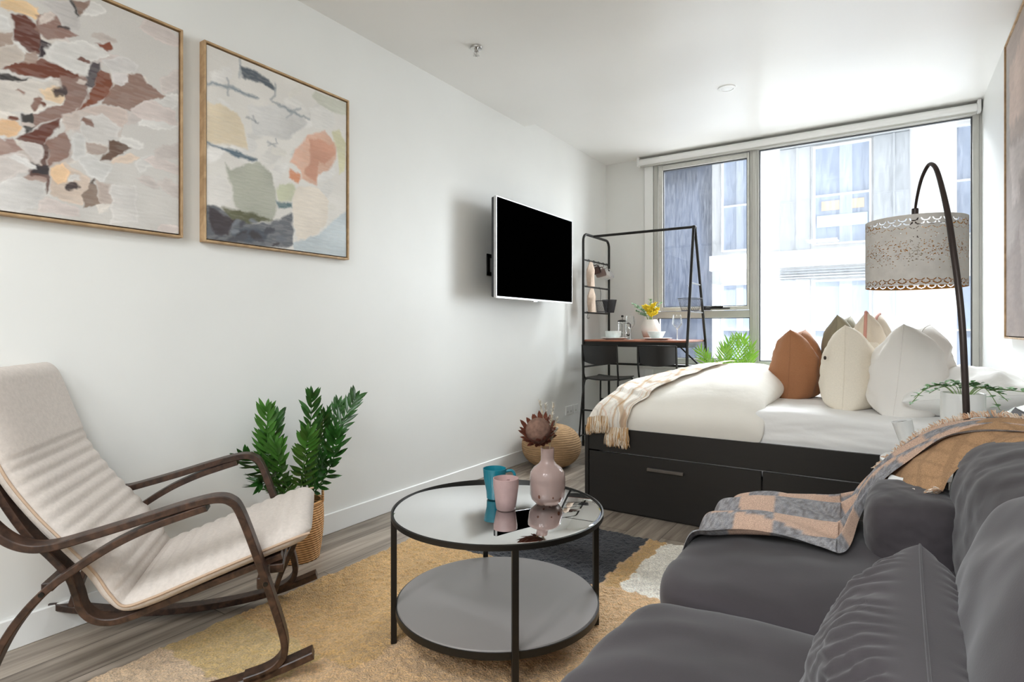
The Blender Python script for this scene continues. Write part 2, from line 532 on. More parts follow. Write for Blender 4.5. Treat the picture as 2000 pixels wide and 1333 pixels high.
ART_B=[["#cfcdca",[[1.561,2.139],[1.787,2.213],[1.891,2.156],[1.767,2.032],[1.588,2.016]]],["#d9cab0",[[1.364,2.09],[1.435,2.098],[1.518,2.085],[1.553,2.022],[1.561,1.934],[1.459,1.932],[1.36,1.912]]],["#5b6c78",[[1.36,1.914],[1.435,1.917],[1.527,1.909],[1.61,1.902],[1.606,1.886],[1.509,1.885],[1.419,1.905],[1.36,1.905]]],["#555c64",[[1.522,2.304],[1.588,2.309],[1.67,2.302],[1.708,2.273],[1.704,2.254],[1.633,2.263],[1.535,2.257]]],["#8a939a",[[1.364,2.178],[1.419,2.187],[1.501,2.2],[1.553,2.198],[1.624,2.193],[1.615,2.183],[1.493,2.185],[1.364,2.167]]],["#9aa0a4",[[1.689,2.202],[1.808,2.193],[1.902,2.182],[1.9,2.174],[1.787,2.178],[1.687,2.196]]],["#9aa0a4",[[1.521,2.345],[1.527,2.347],[1.528,2.25],[1.522,2.248]]],["#8a9094",[[1.462,2.23],[1.467,2.232],[1.468,2.149],[1.463,2.147]]],["#9aa0a4",[[1.704,2.297],[1.711,2.291],[1.71,2.231],[1.68,2.199],[1.677,2.204],[1.701,2.234]]],["#a9adb0",[[1.808,2.197],[1.849,2.224],[1.851,2.219],[1.767,2.137],[1.765,2.141]]],["#9a9da0",[[1.561,2.09],[1.62,2.075],[1.618,2.069],[1.56,2.085]]],["#9a9da0",[[1.588,2.1],[1.606,2.072],[1.601,2.069],[1.584,2.097]]],["#9a9da0",[[1.666,1.996],[1.708,1.986],[1.707,1.98],[1.664,1.99]]],["#9a9da0",[[1.71,2.025],[1.724,2.003],[1.67,1.976],[1.67,1.98],[1.716,2.004],[1.706,2.022]]],["#c9c9bb",[[1.934,2.334],[2.156,2.343],[2.153,2.274],[2.071,2.258],[1.956,2.268],[1.923,2.294]]],["#e4e1dc",[[1.902,2.232],[1.979,2.266],[2.059,2.254],[2.071,2.21],[2.024,2.159],[1.934,2.142],[1.907,2.179]]],["#d9b09a",[[1.891,2.093],[2.001,2.143],[2.071,2.096],[2.077,2.022],[2.024,1.943],[1.956,1.9],[1.945,1.842],[1.859,1.86],[1.849,1.903],[1.787,1.932],[1.828,2.004]]],["#cf9a82",[[1.902,2.069],[1.956,2.093],[2.059,2.084],[2.071,2.039],[2.001,1.966],[1.962,1.975],[1.945,1.861],[1.87,1.89],[1.913,1.981]]],["#cf8f6c",[[1.792,1.898],[1.849,1.88],[1.854,1.855],[1.838,1.833],[1.782,1.852]]],["#d3cfae",[[2.048,2.156],[2.095,2.179],[2.143,2.116],[2.131,1.958],[2.095,1.936],[2.083,2.043]]],["#c3c5aa",[[1.728,1.806],[1.808,1.827],[1.828,1.791],[1.797,1.741],[1.728,1.724],[1.713,1.768]]],["#a9aa9c",[[1.455,1.851],[1.476,1.816],[1.553,1.867],[1.624,1.888],[1.689,1.849],[1.708,1.776],[1.718,1.692],[1.689,1.61],[1.588,1.619],[1.501,1.654],[1.493,1.732],[1.468,1.783]]],["#e2ded9",[[1.36,1.774],[1.459,1.781],[1.493,1.716],[1.476,1.657],[1.36,1.636]]],["#dfd5c8",[[1.828,1.818],[1.956,1.835],[2.024,1.784],[2.013,1.669],[1.956,1.596],[1.838,1.544],[1.808,1.62],[1.802,1.742]]],["#c3ccd0",[[2.168,1.762],[2.168,1.479],[1.808,1.496],[1.808,1.531],[1.956,1.587],[2.048,1.675]]],["#63656a",[[1.356,1.639],[1.403,1.644],[1.509,1.615],[1.597,1.596],[1.68,1.609],[1.802,1.68],[1.808,1.523],[1.767,1.496],[1.561,1.484],[1.356,1.486]]],["#3d3538",[[1.387,1.633],[1.443,1.612],[1.501,1.605],[1.468,1.52],[1.411,1.521],[1.379,1.586]]],["#50565f",[[1.501,1.565],[1.67,1.573],[1.661,1.53],[1.561,1.5],[1.476,1.522]]],["#5f5f45",[[1.435,1.642],[1.588,1.644],[1.699,1.62],[1.561,1.591],[1.484,1.603]]],["#5f7579",[[1.713,1.721],[1.797,1.732],[1.802,1.707],[1.728,1.689]]]]
# ------------------------------------------------------------------ materials used by the room
m_wall = mat('wall_paint', '#e6e6e3', rough=0.42, ns=3, na=0.012, bs=0.03, bscale=90, bdist=0.002, spec=0.4)
m_ceil = mat('ceiling_paint', '#ecebe8', rough=0.3, ns=2, na=0.01, bs=0.02, bscale=5, bdist=0.004, spec=0.45)
m_trim = mat('white_trim', '#ebebe9', rough=0.35, ns=5, na=0.01)
m_frame = mat('window_frame_metal', '#bdbcb6', rough=0.4, metal=0.1, ns=8, na=0.03)
m_seal = mat('window_seal', '#3b3c40', rough=0.6)
m_blackmetal = mat('black_metal', '#1a1815', rough=0.42, metal=0.3, ns=20, na=0.1)
m_white = mat('white_ceramic', '#eeeeec', rough=0.25, ns=5, na=0.01)
m_chrome = mat('chrome', '#c9c7c4', rough=0.2, metal=1.0)


def floor_material():
    m, nt, b = newmat('grey_oak_laminate')
    tc = N(nt, 'ShaderNodeTexCoord')
    mp = N(nt, 'ShaderNodeMapping')
    mp.inputs['Rotation'].default_value = (0, 0, math.pi / 2)
    nt.links.new(tc.outputs['Object'], mp.inputs[0])
    br = N(nt, 'ShaderNodeTexBrick')
    br.offset = 0.37
    br.inputs['Scale'].default_value = 1.0
    br.inputs['Brick Width'].default_value = 1.25
    br.inputs['Row Height'].default_value = 0.19
    br.inputs['Mortar Size'].default_value = 0.0018
    br.inputs['Color1'].default_value = (0.0, 0.0, 0.0, 1)
    br.inputs['Color2'].default_value = (1, 1, 1, 1)
    br.inputs['Mortar'].default_value = (0.5, 0.5, 0.5, 1)
    br.inputs['Bias'].default_value = 0.0
    nt.links.new(mp.outputs[0], br.inputs['Vector'])
    m2 = N(nt, 'ShaderNodeMapping')
    m2.inputs['Scale'].default_value = (26, 1.6, 1)
    nt.links.new(tc.outputs['Object'], m2.inputs[0])
    off = N(nt, 'ShaderNodeVectorMath', operation='ADD')
    sc = N(nt, 'ShaderNodeVectorMath', operation='SCALE')
    sc.inputs['Scale'].default_value = 37.0
    nt.links.new(br.outputs['Color'], sc.inputs[0])
    nt.links.new(m2.outputs[0], off.inputs[0])
    nt.links.new(sc.outputs[0], off.inputs[1])
    nz = N(nt, 'ShaderNodeTexNoise')
    nz.inputs['Scale'].default_value = 1.0
    nz.inputs['Detail'].default_value = 9
    nz.inputs['Distortion'].default_value = 0.7
    nt.links.new(off.outputs[0], nz.inputs['Vector'])
    rp = N(nt, 'ShaderNodeValToRGB')
    cr_ = rp.color_ramp
    cr_.elements[0].position = 0.28
    cr_.elements[0].color = C('#66594f') + (1,)
    cr_.elements[1].position = 0.72
    cr_.elements[1].color = C('#b8ab9d') + (1,)
    e = cr_.elements.new(0.5)
    e.color = C('#968a7d') + (1,)
    nt.links.new(nz.outputs[0], rp.inputs[0])
    mixp = N(nt, 'ShaderNodeMix', data_type='RGBA', blend_type='MULTIPLY')
    mixp.inputs['Factor'].default_value = 1.0
    mr = N(nt, 'ShaderNodeMapRange')
    mr.inputs['To Min'].default_value = 0.82
    mr.inputs['To Max'].default_value = 1.08
    nt.links.new(br.outputs['Color'], mr.inputs[0])
    nt.links.new(rp.outputs[0], mixp.inputs['A'])
    nt.links.new(mr.outputs[0], mixp.inputs['B'])
    mm = N(nt, 'ShaderNodeMix', data_type='RGBA')
    nt.links.new(br.outputs['Fac'], mm.inputs['Factor'])
    nt.links.new(mixp.outputs['Result'], mm.inputs['A'])
    mm.inputs['B'].default_value = C('#463d35') + (1,)
    nt.links.new(mm.outputs['Result'], b.inputs['Base Color'])
    b.inputs['Roughness'].default_value = 0.42
    bump(nt, b, nz.outputs[0], 0.06, 0.002)
    return m


# ------------------------------------------------------------------ room shell
RX, RY0, RY1 = 3.12, -4.0, 5.68
ZL, ZH, YS = 2.777, 2.845, 4.05
struct(MB().box((-0.15, RY0 - 0.1, -0.1), (RX + 0.15, RY1 + 0.15, 0)).build('floor', floor_material(), smooth=False))
ce = MB()
ce.box((-0.15, RY0 - 0.1, ZL), (RX + 0.15, YS, ZH + 0.12))
ce.box((-0.15, YS, ZH), (RX + 0.15, RY1 + 0.15, ZH + 0.12))
struct(ce.build('ceiling', m_ceil, smooth=False))
struct(MB().box((-0.12, RY0, 0), (0, RY1, ZH)).build('wall_left', m_wall, smooth=False))
struct(MB().box((RX, RY0, 0), (RX + 0.12, RY1, ZH)).build('wall_right', m_wall, smooth=False))
struct(MB().box((-0.12, RY0 - 0.12, 0), (RX + 0.12, RY0, ZH)).build('wall_back', m_wall, smooth=False))
# window wall with the opening
OX0, OX1, OZ0, OZ1 = 0.53, 3.09, 0.755, 2.80
wf = MB()
wf.box((-0.12, RY1, 0), (OX0, RY1 + 0.2, ZH))
wf.box((OX1, RY1, 0), (RX + 0.12, RY1 + 0.2, ZH))
wf.box((OX0, RY1, 0), (OX1, RY1 + 0.2, OZ0))
wf.box((OX0, RY1, OZ1), (OX1, RY1 + 0.2, ZH))
struct(wf.build('wall_window', m_wall, smooth=False))
# baseboards
def baseboard(name, pts0, pts1, nrm):
    m = MB()
    m.box(pts0, pts1, bev=0.003)
    return struct(m.build(name, m_trim, smooth=False))
baseboard('baseboard_left', (0.0, RY0, 0), (0.014, RY1, 0.108), 0)
baseboard('baseboard_window', (0.014, RY1 - 0.014, 0), (RX, RY1, 0.108), 0)
baseboard('baseboard_right', (RX - 0.014, RY0, 0), (RX, RY1 - 0.014, 0.108), 0)

# window frame: outer frame, mullion, sash of the left light, transom
win = struct(thing('window_1', 'wide aluminium window with a left opening sash and a large fixed pane', 'window'))
YF0, YF1 = 5.66, 5.74
fr = MB()
fr.box((0.53, YF0, 0.755), (0.575, YF1, 2.80), bev=0.003)            # left jamb
fr.box((3.063, YF0, 0.755), (3.105, YF1, 2.80), bev=0.003)           # right jamb
fr.box((0.575, YF0, 0.755), (1.447, YF1, 0.812), bev=0.003)
fr.box((1.527, YF0, 0.755), (3.063, YF1, 0.803), bev=0.003)
fr.box((0.575, YF0, 2.745), (3.063, YF1, 2.80), bev=0.003)
fr.box((1.447, YF0 - 0.004, 0.755), (1.527, YF1 + 0.01, 2.80), bev=0.003)   # mullion
fr.box((1.47, YF0 - 0.016, 0.78), (1.505, YF0, 2.78), bev=0.003)
fr.box((0.575, YF0, 1.208), (1.447, YF1, 1.275), bev=0.003)            # transom
fr.build('window_frame', m_frame, win)
sash = MB()
for a, b in (((0.585, 1.28), (0.628, 2.735)), ((1.425, 1.28), (1.445, 2.735)), ((0.628, 1.28), (1.425, 1.315)), ((0.628, 2.69), (1.425, 2.735))):
    sash.box((a[0], YF0 - 0.012, a[1]), (b[0], YF1 - 0.02, b[1]), bev=0.003)
sash.build('sash', mat('sash_metal', '#cfcec8', rough=0.35, metal=0.1), win)
seal = MB()
def ring(m, x0, z0, x1, z1, y0, y1, t):
    m.box((x0, y0, z0), (x0 + t, y1, z1)); m.box((x1 - t, y0, z0), (x1, y1, z1))
    m.box((x0 + t, y0, z0), (x1 - t, y1, z0 + t)); m.box((x0 + t, y0, z1 - t), (x1 - t, y1, z1))
ring(seal, 0.628, 1.315, 1.425, 2.69, 5.668, 5.70, 0.007)
ring(seal, 0.575, 0.812, 1.447, 1.208, 5.672, 5.70, 0.007)
ring(seal, 1.527, 0.803, 3.063, 2.745, 5.672, 5.70, 0.008)
seal.build('seal', m_seal, win, smooth=False)
m_pane = glass_thin('dusty_glare_glass', (0.97, 0.985, 0.99), dust_glare=0.012, fac=0.6)  # pale film is dirt on the glass plus painted-in veiling glare
for x0, z0, x1, z1 in ((0.63, 1.317, 1.423, 2.688), (0.577, 0.814, 1.445, 1.206), (1.53, 0.806, 3.06, 2.742)):
    MB().box((x0, 5.69, z0), (x1, 5.696, z1)).build('pane', m_pane, win, smooth=False)
st = MB()
st.box((1.06, 5.60, 1.288), (1.28, 5.625, 1.303), bev=0.004)
st.tube([(1.05, 5.63, 1.30), (1.15, 5.60, 1.312), (1.22, 5.61, 1.31)], 0.009)
st.box((1.03, 5.625, 1.281), (1.1, 5.65, 1.32), bev=0.004)
st.build('window_stay', m_blackmetal, win)
# white inner reveal on the left side of the window
struct(MB().box((0.44, 5.645, 0.60), (0.527, 5.68, 2.79), bev=0.004).build('trim_1', m_trim, smooth=False))
struct(MB().box((0.44, 5.60, 0.70), (3.10, 5.655, 0.752), bev=0.004).build('trim_2', m_trim, smooth=False))
# roller blind, rolled up
bl = thing('roller_blind', 'rolled-up white roller blind running above the whole window', 'blind', (1.75, 5.615, 2.79))
MB().tube([(-1.345, 0, 0), (1.335, 0, 0)], 0.034, n=20).build('roll', m_trim, bl)
MB().box((-1.34, -0.012, -0.05), (1.33, 0.002, -0.03), bev=0.002).build('bottom_bar', m_frame, bl)
for s in (-1.358, 1.348):
    MB().box((s - 0.012, -0.035, -0.04), (s + 0.012, 0.04, 0.052), bev=0.004).build('bracket', m_trim, bl)
# sprinkler, downlight
sp = thing('fire_sprinkler', 'small chrome fire sprinkler head on the ceiling', 'sprinkler', (0.469, 2.747, ZL))
MB().lathe([(0.0, -0.001), (0.036, -0.002), (0.034, -0.012), (0.014, -0.016), (0, -0.016)], 24).build('escutcheon', m_chrome, sp)
q = MB().lathe([(0.008, -0.014), (0.008, -0.03), (0.003, -0.032), (0.003, -0.05), (0.0, -0.05)], 12)
q.tube([(0.008, 0, -0.02), (0.016, 0, -0.032), (0.004, 0, -0.05)], 0.0025, 6)
q.tube([(-0.008, 0, -0.02), (-0.016, 0, -0.032), (-0.004, 0, -0.05)], 0.0025, 6)
for k in range(10):
    a = k * math.pi / 5
    q.box((0.004, -0.003, -0.052), (0.019, 0.003, -0.05), Matrix.Rotation(a, 4, 'Z'))
q.build('deflector', m_chrome, sp)
dl = thing('ceiling_downlight', 'flush round white downlight in the ceiling near the window', 'ceiling light', (1.543, 4.337, ZH))
MB().lathe([(0.0, -0.004), (0.043, -0.004), (0.045, -0.008), (0.062, -0.006), (0.063, 0.0)], 36).build('ring', m_trim, dl)
MB().lathe([(0.0, -0.0075), (0.041, -0.0065)], 36, cap=False).build('diffuser', m_white, dl)
# double wall socket near the corner
so = thing('wall_socket', 'white double power point low on the left wall near the corner', 'socket', (0.0, 4.86, 0.335))
MB().box((0.0, -0.10, -0.042), (0.009, 0.045, 0.042), bev=0.003).build('face_plate', m_white, so)
MB().box((0.0, 0.06, -0.042), (0.009, 0.15, 0.042), bev=0.003).build('face_plate', m_white, so)
for yy in (-0.065, 0.0, 0.1):
    MB().box((0.009, yy - 0.012, -0.022), (0.0098, yy + 0.012, -0.004), bev=0.0003).build('outlet', m_frame, so, smooth=False)

# ------------------------------------------------------------------ the building across the courtyard
f_white = mat('facade_white', '#f4f4f4', rough=0.8, ns=2, na=0.02)
f_grey = mat('facade_grey_panel', '#b4b8bd', rough=0.8, ns=3, na=0.04, scale3=(3, 1, 0.5))
f_pale = mat('facade_pale_panel', '#c9ccd0', rough=0.8, ns=3, na=0.03)
f_slate = mat('facade_slate', '#343c4e', rough=0.8, ns=2.5, na=0.14, scale3=(6, 1, 0.6))
f_glass = mat('facade_window', '#a0acc2', rough=0.3, ns=1.5, na=0.1)
f_curtain = mat('facade_curtain', '#b9c2d2', rough=0.8, ns=6, na=0.06, scale3=(8, 1, 0.3))
f_warm = mat('facade_warm_interior', '#ddc3a8', rough=0.8)
f_cyan = mat('facade_pale_cyan', '#cfe6ee', rough=0.6)
bld = thing('neighbouring_building', 'pale apartment building with grey panels and windows seen through the window', 'building', (0, 11, 0))
w_ = MB()
w_.box((-5, 0.10, -4), (9, 0.4, 7.0))
w_.build('wall', f_white, bld, smooth=False)
MB().box((-5, -0.9, -4), (-0.25, 0.10, 7.0)).build('dark_wall', f_slate, bld, smooth=False)
sl = MB()
for zb in (-2.37, -0.10, 2.17, 4.44):
    sl.box((-0.25, -0.10, zb), (9, 0.10, zb + 0.275))
sl.build('floor_band', f_white, bld, smooth=False)
for zb in (-2.09, 0.18, 2.45):
    for x0, x1, mm in ((0.93, 1.40, f_pale), (2.32, 2.80, f_grey), (4.25, 4.7, f_grey)):
        p = MB()
        hh = (zb + 1.78)
        p.box((x0, 0.03, zb), (x1, 0.10, hh))
        p.box((x0 + 0.02, 0.02, zb + 0.85), (x1 - 0.02, 0.03, zb + 0.87))
        p.box(((x0 + x1) / 2 + 0.02, 0.0, zb), ((x0 + x1) / 2 + 0.05, 0.03, hh))
        p.build('wall_panel', mm, bld, smooth=False)
    lo = MB()
    for k in range(4):
        lo.box((0.93, 0.0, zb + 1.79 + k * 0.045), (2.8, 0.06, zb + 1.81 + k * 0.045))
    lo.build('louvre', f_grey, bld, smooth=False)
    for x0, x1 in ((-0.06, 0.50), (1.45, 2.29), (3.36, 4.2)):
        z0, z1 = zb + 0.07, zb + 1.75
        w = MB()
        t = 0.03
        w.box((x0, 0.0, z0), (x0 + t, 0.08, z1)); w.box((x1 - t, 0.0, z0), (x1, 0.08, z1))
        w.box((x0 + t, 0.0, z0), (x1 - t, 0.08, z0 + t)); w.box((x0 + t, 0.0, z1 - t), (x1 - t, 0.08, z1))
        w.box((x0 + t, 0.0, z0 + 0.82), (x1 - t, 0.08, z0 + 0.845))
        wo = w.build('window', f_white, bld, smooth=False)
        MB().box((x0 + t, 0.06, z0 + t), (x1 - t, 0.09, z1 - t)).build('pane', f_glass, wo, smooth=False)
        MB().box((x0 + (x1 - x0) * 0.46, 0.04, z0 + t), (x0 + (x1 - x0) * 0.68, 0.058, z1 - t)).build('curtain', f_curtain, wo, smooth=False)
        if zb > 2 and x0 == 1.45:
            MB().box((x0 + 0.05, 0.028, z0 + 0.30), (x1 - 0.05, 0.04, z0 + 0.50), bev=0.03).build('pale_reflection', f_cyan, wo)  # pale cyan band paints a bright reflection in the pane
            MB().box((x0 + 0.12, 0.045, z0 + 0.58), (x1 - 0.1, 0.055, z0 + 0.74)).build('furniture', f_warm, wo, smooth=False)

# ------------------------------------------------------------------ rug
def rug_material():
    m = attr_mat('shaggy_rug', rough=0.95, ns=150, na=0.28, bs=0.9, bdist=0.012, sheen=0.2)
    return m
NXR, NYR = 330, 500
X0R, X1R, Y0R, Y1R = 0.45, 2.45, -0.15, 2.87
xs = np.linspace(X0R, X1R, NXR)
ys = np.linspace(Y0R, Y1R, NYR)
tan = np.array(C('#d2ab7d')); tan2 = np.array(C('#c9a168')); beige = np.array(C('#cfb291'))
navy = np.array(C('#1b1e29')); cream = np.array(C('#f0e9dc')); ochre = np.array(C('#c9aa70'))
rng = np.random.default_rng(5)


def vnoise(nx, ny, cx, cy, seed):
    r = np.random.default_rng(seed)
    g = r.random((cy + 3, cx + 3))
    u = np.linspace(0, cx, nx); v = np.linspace(0, cy, ny)
    iu = u.astype(int); iv = v.astype(int)
    fu = u - iu; fv = v - iv
    fu = fu * fu * (3 - 2 * fu); fv = fv * fv * (3 - 2 * fv)
    a = g[np.ix_(iv, iu)]; b = g[np.ix_(iv, iu + 1)]; c = g[np.ix_(iv + 1, iu)]; d = g[np.ix_(iv + 1, iu + 1)]
    return (a * (1 - fu) + b * fu) * (1 - fv)[:, None] + (c * (1 - fu) + d * fu) * fv[:, None]


XX, YY = np.meshgrid(xs, ys)
wx = (vnoise(NXR, NYR, 60, 90, 1) - 0.5) * 0.03
wy = (vnoise(NXR, NYR, 60, 90, 2) - 0.5) * 0.03
XW, YW = XX + wx, YY + wy
col = np.zeros((NYR, NXR, 3)) + tan
def rect(x0, y0, x1, y1, c):
    msk = (XW > x0) & (XW < x1) & (YW > y0) & (YW < y1)
    col[msk] = c
rect(0.0, 1.25, 1.1, 2.23, tan2)
rect(0.0, -1, 0.95, 1.0, beige)
rect(0.0, 0.98, 0.95, 1.25, ochre)
rect(0.95, -1, 1.5, 1.05, ochre)
rect(1.5, -1, 3.5, 1.9, tan)
rect(1.50, 2.25, 1.58, 3, tan2)
rect(0.0, 2.23, 1.49, 3, navy)
rect(1.575, 2.25, 2.35, 2.865, cream)
col *= (0.86 + 0.28 * vnoise(NXR, NYR, 130, 200, 3))[..., None] * (0.93 + 0.14 * vnoise(NXR, NYR, 14, 20, 4))[..., None]
zz = 0.019 + 0.009 * (vnoise(NXR, NYR, 150, 220, 7) - 0.5) + 0.006 * (vnoise(NXR, NYR, 50, 75, 9) - 0.5)
edge = np.minimum.reduce([XX - X0R, X1R - XX, YY - Y0R, Y1R - YY])
zz = zz * np.clip(edge / 0.012 + 0.15, 0, 1) + 0.001
XE = np.where((XX - X0R < 0.001), XX + wx * 0.5, XX)
YE = np.where((Y1R - YY < 0.001), YY + wy * 0.4, YY)
rg = MB()
rg.v = [tuple(p) for p in np.stack([XE, YE, zz], -1).reshape(-1, 3).tolist()]
rg.f = [(i * NXR + j, i * NXR + j + 1, (i + 1) * NXR + j + 1, (i + 1) * NXR + j) for i in range(NYR - 1) for j in range(NXR - 1)]
rg.mi = [0] * len(rg.f)
ca = np.concatenate([col.reshape(-1, 3), np.ones((NXR * NYR, 1))], 1)
ro = rg.build('rug', rug_material(), cols=ca, auto=0)
tag(ro, 'shaggy tan rug with navy and cream blocks under the coffee table', 'rug')
del rg
# ------------------------------------------------------------------ wall art
def pip(px, py, poly):
    ins = np.zeros(px.shape, bool)
    dist = np.full(px.shape, 1e9)
    n = len(poly)
    for i in range(n):
        x0, y0 = poly[i]
        x1, y1 = poly[(i + 1) % n]
        if y0 != y1:
            c = ((y0 > py) != (y1 > py)) & (px < (x1 - x0) * (py - y0) / (y1 - y0) + x0)
            ins ^= c
        dx, dy = x1 - x0, y1 - y0
        L2 = dx * dx + dy * dy + 1e-12
        t = np.clip(((px - x0) * dx + (py - y0) * dy) / L2, 0, 1)
        dist = np.minimum(dist, np.hypot(px - x0 - t * dx, py - y0 - t * dy))
    return np.where(ins, dist, -dist)


def painted_canvas(name, y0, y1, z0, z1, base, blobs, x, parent, soft, warp, face=1, streak=0.10, seed=1, n=300, rim=0.0):
    ny = n; nz_ = int(n * (z1 - z0) / (y1 - y0))
    gy = np.linspace(y0, y1, ny); gz = np.linspace(z0, z1, nz_)
    Yg, Zg = np.meshgrid(gy, gz)
    wy_ = (vnoise(ny, nz_, 26, 26, seed) - 0.5) * warp + (vnoise(ny, nz_, 90, 90, seed + 1) - 0.5) * warp * 0.5
    wz_ = (vnoise(ny, nz_, 26, 26, seed + 2) - 0.5) * warp + (vnoise(ny, nz_, 90, 90, seed + 3) - 0.5) * warp * 0.5
    img = np.zeros(Yg.shape + (3,)) + np.array(C(base))
    img *= (0.94 + 0.12 * vnoise(ny, nz_, 9, 9, seed + 5))[..., None]
    st = vnoise(ny, nz_, 16, 120, seed + 6) * 0.6 + vnoise(ny, nz_, 40, 150, seed + 7) * 0.4
    for k, (c, poly) in enumerate(blobs):
        d = pip(Yg + wy_, Zg + wz_, poly)
        a = np.clip(d / soft + 0.5, 0, 1)
        a = a * (0.91 + 0.09 * np.clip((np.roll(st, 7 * k + 3, 0) - 0.38) * 6, 0, 1))
        lf_ = vnoise(ny, nz_, 7, 7, seed + 100 + k)
        cc = np.array(C(c))[None, None] * (1 + streak * 2 * (np.roll(st, k * 13, 0) - 0.5))[..., None] * (0.86 + 0.28 * lf_)[..., None]
        if rim and sum(C(c)) > 1.2:
            cc = cc * (1 + rim * np.exp(-((d - 0.004) / 0.004) ** 2))[..., None]
        img = img * (1 - a[..., None]) + cc * a[..., None]
    img = np.clip(img, 0, 1)
    m = MB()
    xx = x + 0.0012 * (st - 0.5)
    m.v = [tuple(p) for p in np.stack([xx, Yg, Zg], -1).reshape(-1, 3).tolist()]
    m.f = [((i * ny + j, i * ny + j + 1, (i + 1) * ny + j + 1, (i + 1) * ny + j) if face > 0 else (i * ny + j, (i + 1) * ny + j, (i + 1) * ny + j + 1, i * ny + j + 1)) for i in range(nz_ - 1) for j in range(ny - 1)]
    m.mi = [0] * len(m.f)
    ca = np.concatenate([img.reshape(-1, 3), np.ones((ny * nz_, 1))], 1)
    o = m.build(name, m_canvas, parent, cols=ca, auto=0)
    return o


m_canvas = attr_mat('painted_canvas', rough=0.65, ns=350, na=0.03, bs=0.15, bdist=0.001)
m_oakframe = wood('pale_oak_frame', '#a3845f', '#c4a47c', (6, 6, 6), 0.5, 0.05)
m_gap = mat('dark_frame_gap', '#33241a', rough=0.8)


def art(name, label, y0, y1, z0, z1, x0, depth, blobs, base, mframe, face=1, t=0.009, **kw):
    r = thing(name, label, 'painting')
    s = face
    xa, xb = sorted((x0, x0 + s * depth))
    f = MB()
    f.box((xa, y0, z0), (xb, y0 + t, z1), bev=0.0015); f.box((xa, y1 - t, z0), (xb, y1, z1), bev=0.0015)
    f.box((xa, y0 + t, z0), (xb, y1 - t, z0 + t), bev=0.0015); f.box((xa, y0 + t, z1 - t), (xb, y1 - t, z1), bev=0.0015)
    f.build('frame', mframe, r, smooth=False)
    xg = sorted((x0 + s * 0.004, x0 + s * 0.012))
    MB().box((xg[0], y0 + t, z0 + t), (xg[1], y1 - t, z1 - t)).build('backing', m_gap, r, smooth=False)
    g = 0.006
    xc = x0 + s * (depth - 0.008)
    painted_canvas('canvas', y0 + t + g, y1 - t - g, z0 + t + g, z1 - t - g, base, blobs, xc, r, face=face, **kw)
    xs_ = sorted((x0 + s * 0.012, xc - s * 0.002))
    MB().box((xs_[0], y0 + t + g, z0 + t + g), (xs_[1], y1 - t - g, z1 - t - g)).build('stretcher', m_white, r, smooth=False)
    return r


random.seed(41)


def dabs(y0, y1, z0, z1, cols_, n, L):
    out = []
    for _ in range(n):
        cy, cz = random.uniform(y0, y1), random.uniform(z0, z1)
        a = random.uniform(-0.5, 0.9); l = random.uniform(0.5, 1.2) * L; w = l * random.uniform(0.25, 0.5)
        ca_, sa_ = math.cos(a), math.sin(a)
        out.append((random.choice(cols_), [(cy + x * ca_ - y * sa_, cz + x * sa_ + y * ca_) for x, y in ((-l, -w * .6), (-l * .5, -w), (l * .6, -w), (l, -w * .3), (l * .9, w * .6), (l * .3, w), (-l * .7, w * .8))]))
    return out


ART_A = dabs(0.45, 1.25, 1.5, 2.34, ['#c6c2be', '#d2cfcb', '#cbc0bb', '#c3bab5', '#d3ccc4', '#bfb4ad'], 70, 0.075) + ART_A + dabs(0.5, 1.0, 1.55, 2.2, ['#cfcbc7', '#c2b6ae', '#a08a80', '#d6d3d0'], 16, 0.035) + dabs(0.5, 0.95, 1.6, 2.25, ['#6b4234', '#463a3a', '#8a6a5e'], 9, 0.025)
ART_B = dabs(1.38, 2.14, 1.7, 2.33, ['#dbd8d3', '#e3e0dc', '#d6d3ce', '#dedad2'], 34, 0.07) + ART_B + dabs(1.40, 1.75, 1.50, 1.62, ['#4a4a50', '#6d7178', '#3c3639', '#7d8187'], 14, 0.035)
art('abstract_painting', 'large framed abstract of brown, rust and cream brush strokes on the left wall', 0.43, 1.268, 1.483, 2.357, 0.001, 0.040, ART_A, '#cbc7c2', m_oakframe, soft=0.006, warp=0.013, seed=11, rim=0.10)
art('abstract_painting', 'framed pale abstract with salmon, sage and charcoal shapes beside the television wall', 1.357, 2.158, 1.480, 2.356, 0.001, 0.040, ART_B, '#dcd8d2', m_oakframe, soft=0.012, warp=0.012, seed=31, streak=0.07)
RB = [("#b7a79e", [(2.9, 1.9), (4.5, 2.2), (4.5, 2.9), (2.9, 2.9)]), ("#cfb9ad", [(2.9, 2.1), (4.3, 2.25), (4.35, 2.55), (3.2, 2.7), (2.9, 2.6)]),
      ("#a9a39d", [(4.25, 2.0), (4.42, 2.1), (4.42, 2.75), (4.3, 2.6)]), ("#c9bdb8", [(3.2, 1.7), (4.2, 1.8), (4.3, 2.1), (3.3, 2.1)]),
      ("#93857f", [(3.0, 1.05), (4.4, 1.05), (4.4, 1.5), (3.8, 1.7), (3.0, 1.5)]), ("#a79a95", [(3.6, 1.2), (3.9, 1.2), (4.0, 1.9), (3.7, 1.9)])]
art('abstract_painting', 'tall taupe and blush abstract painting on the right wall above the bed', 3.2, 4.40, 1.045, 2.755, RX - 0.001, 0.032, RB, '#a69a94', m_oakframe, face=-1, soft=0.05, warp=0.05, seed=51, n=160)

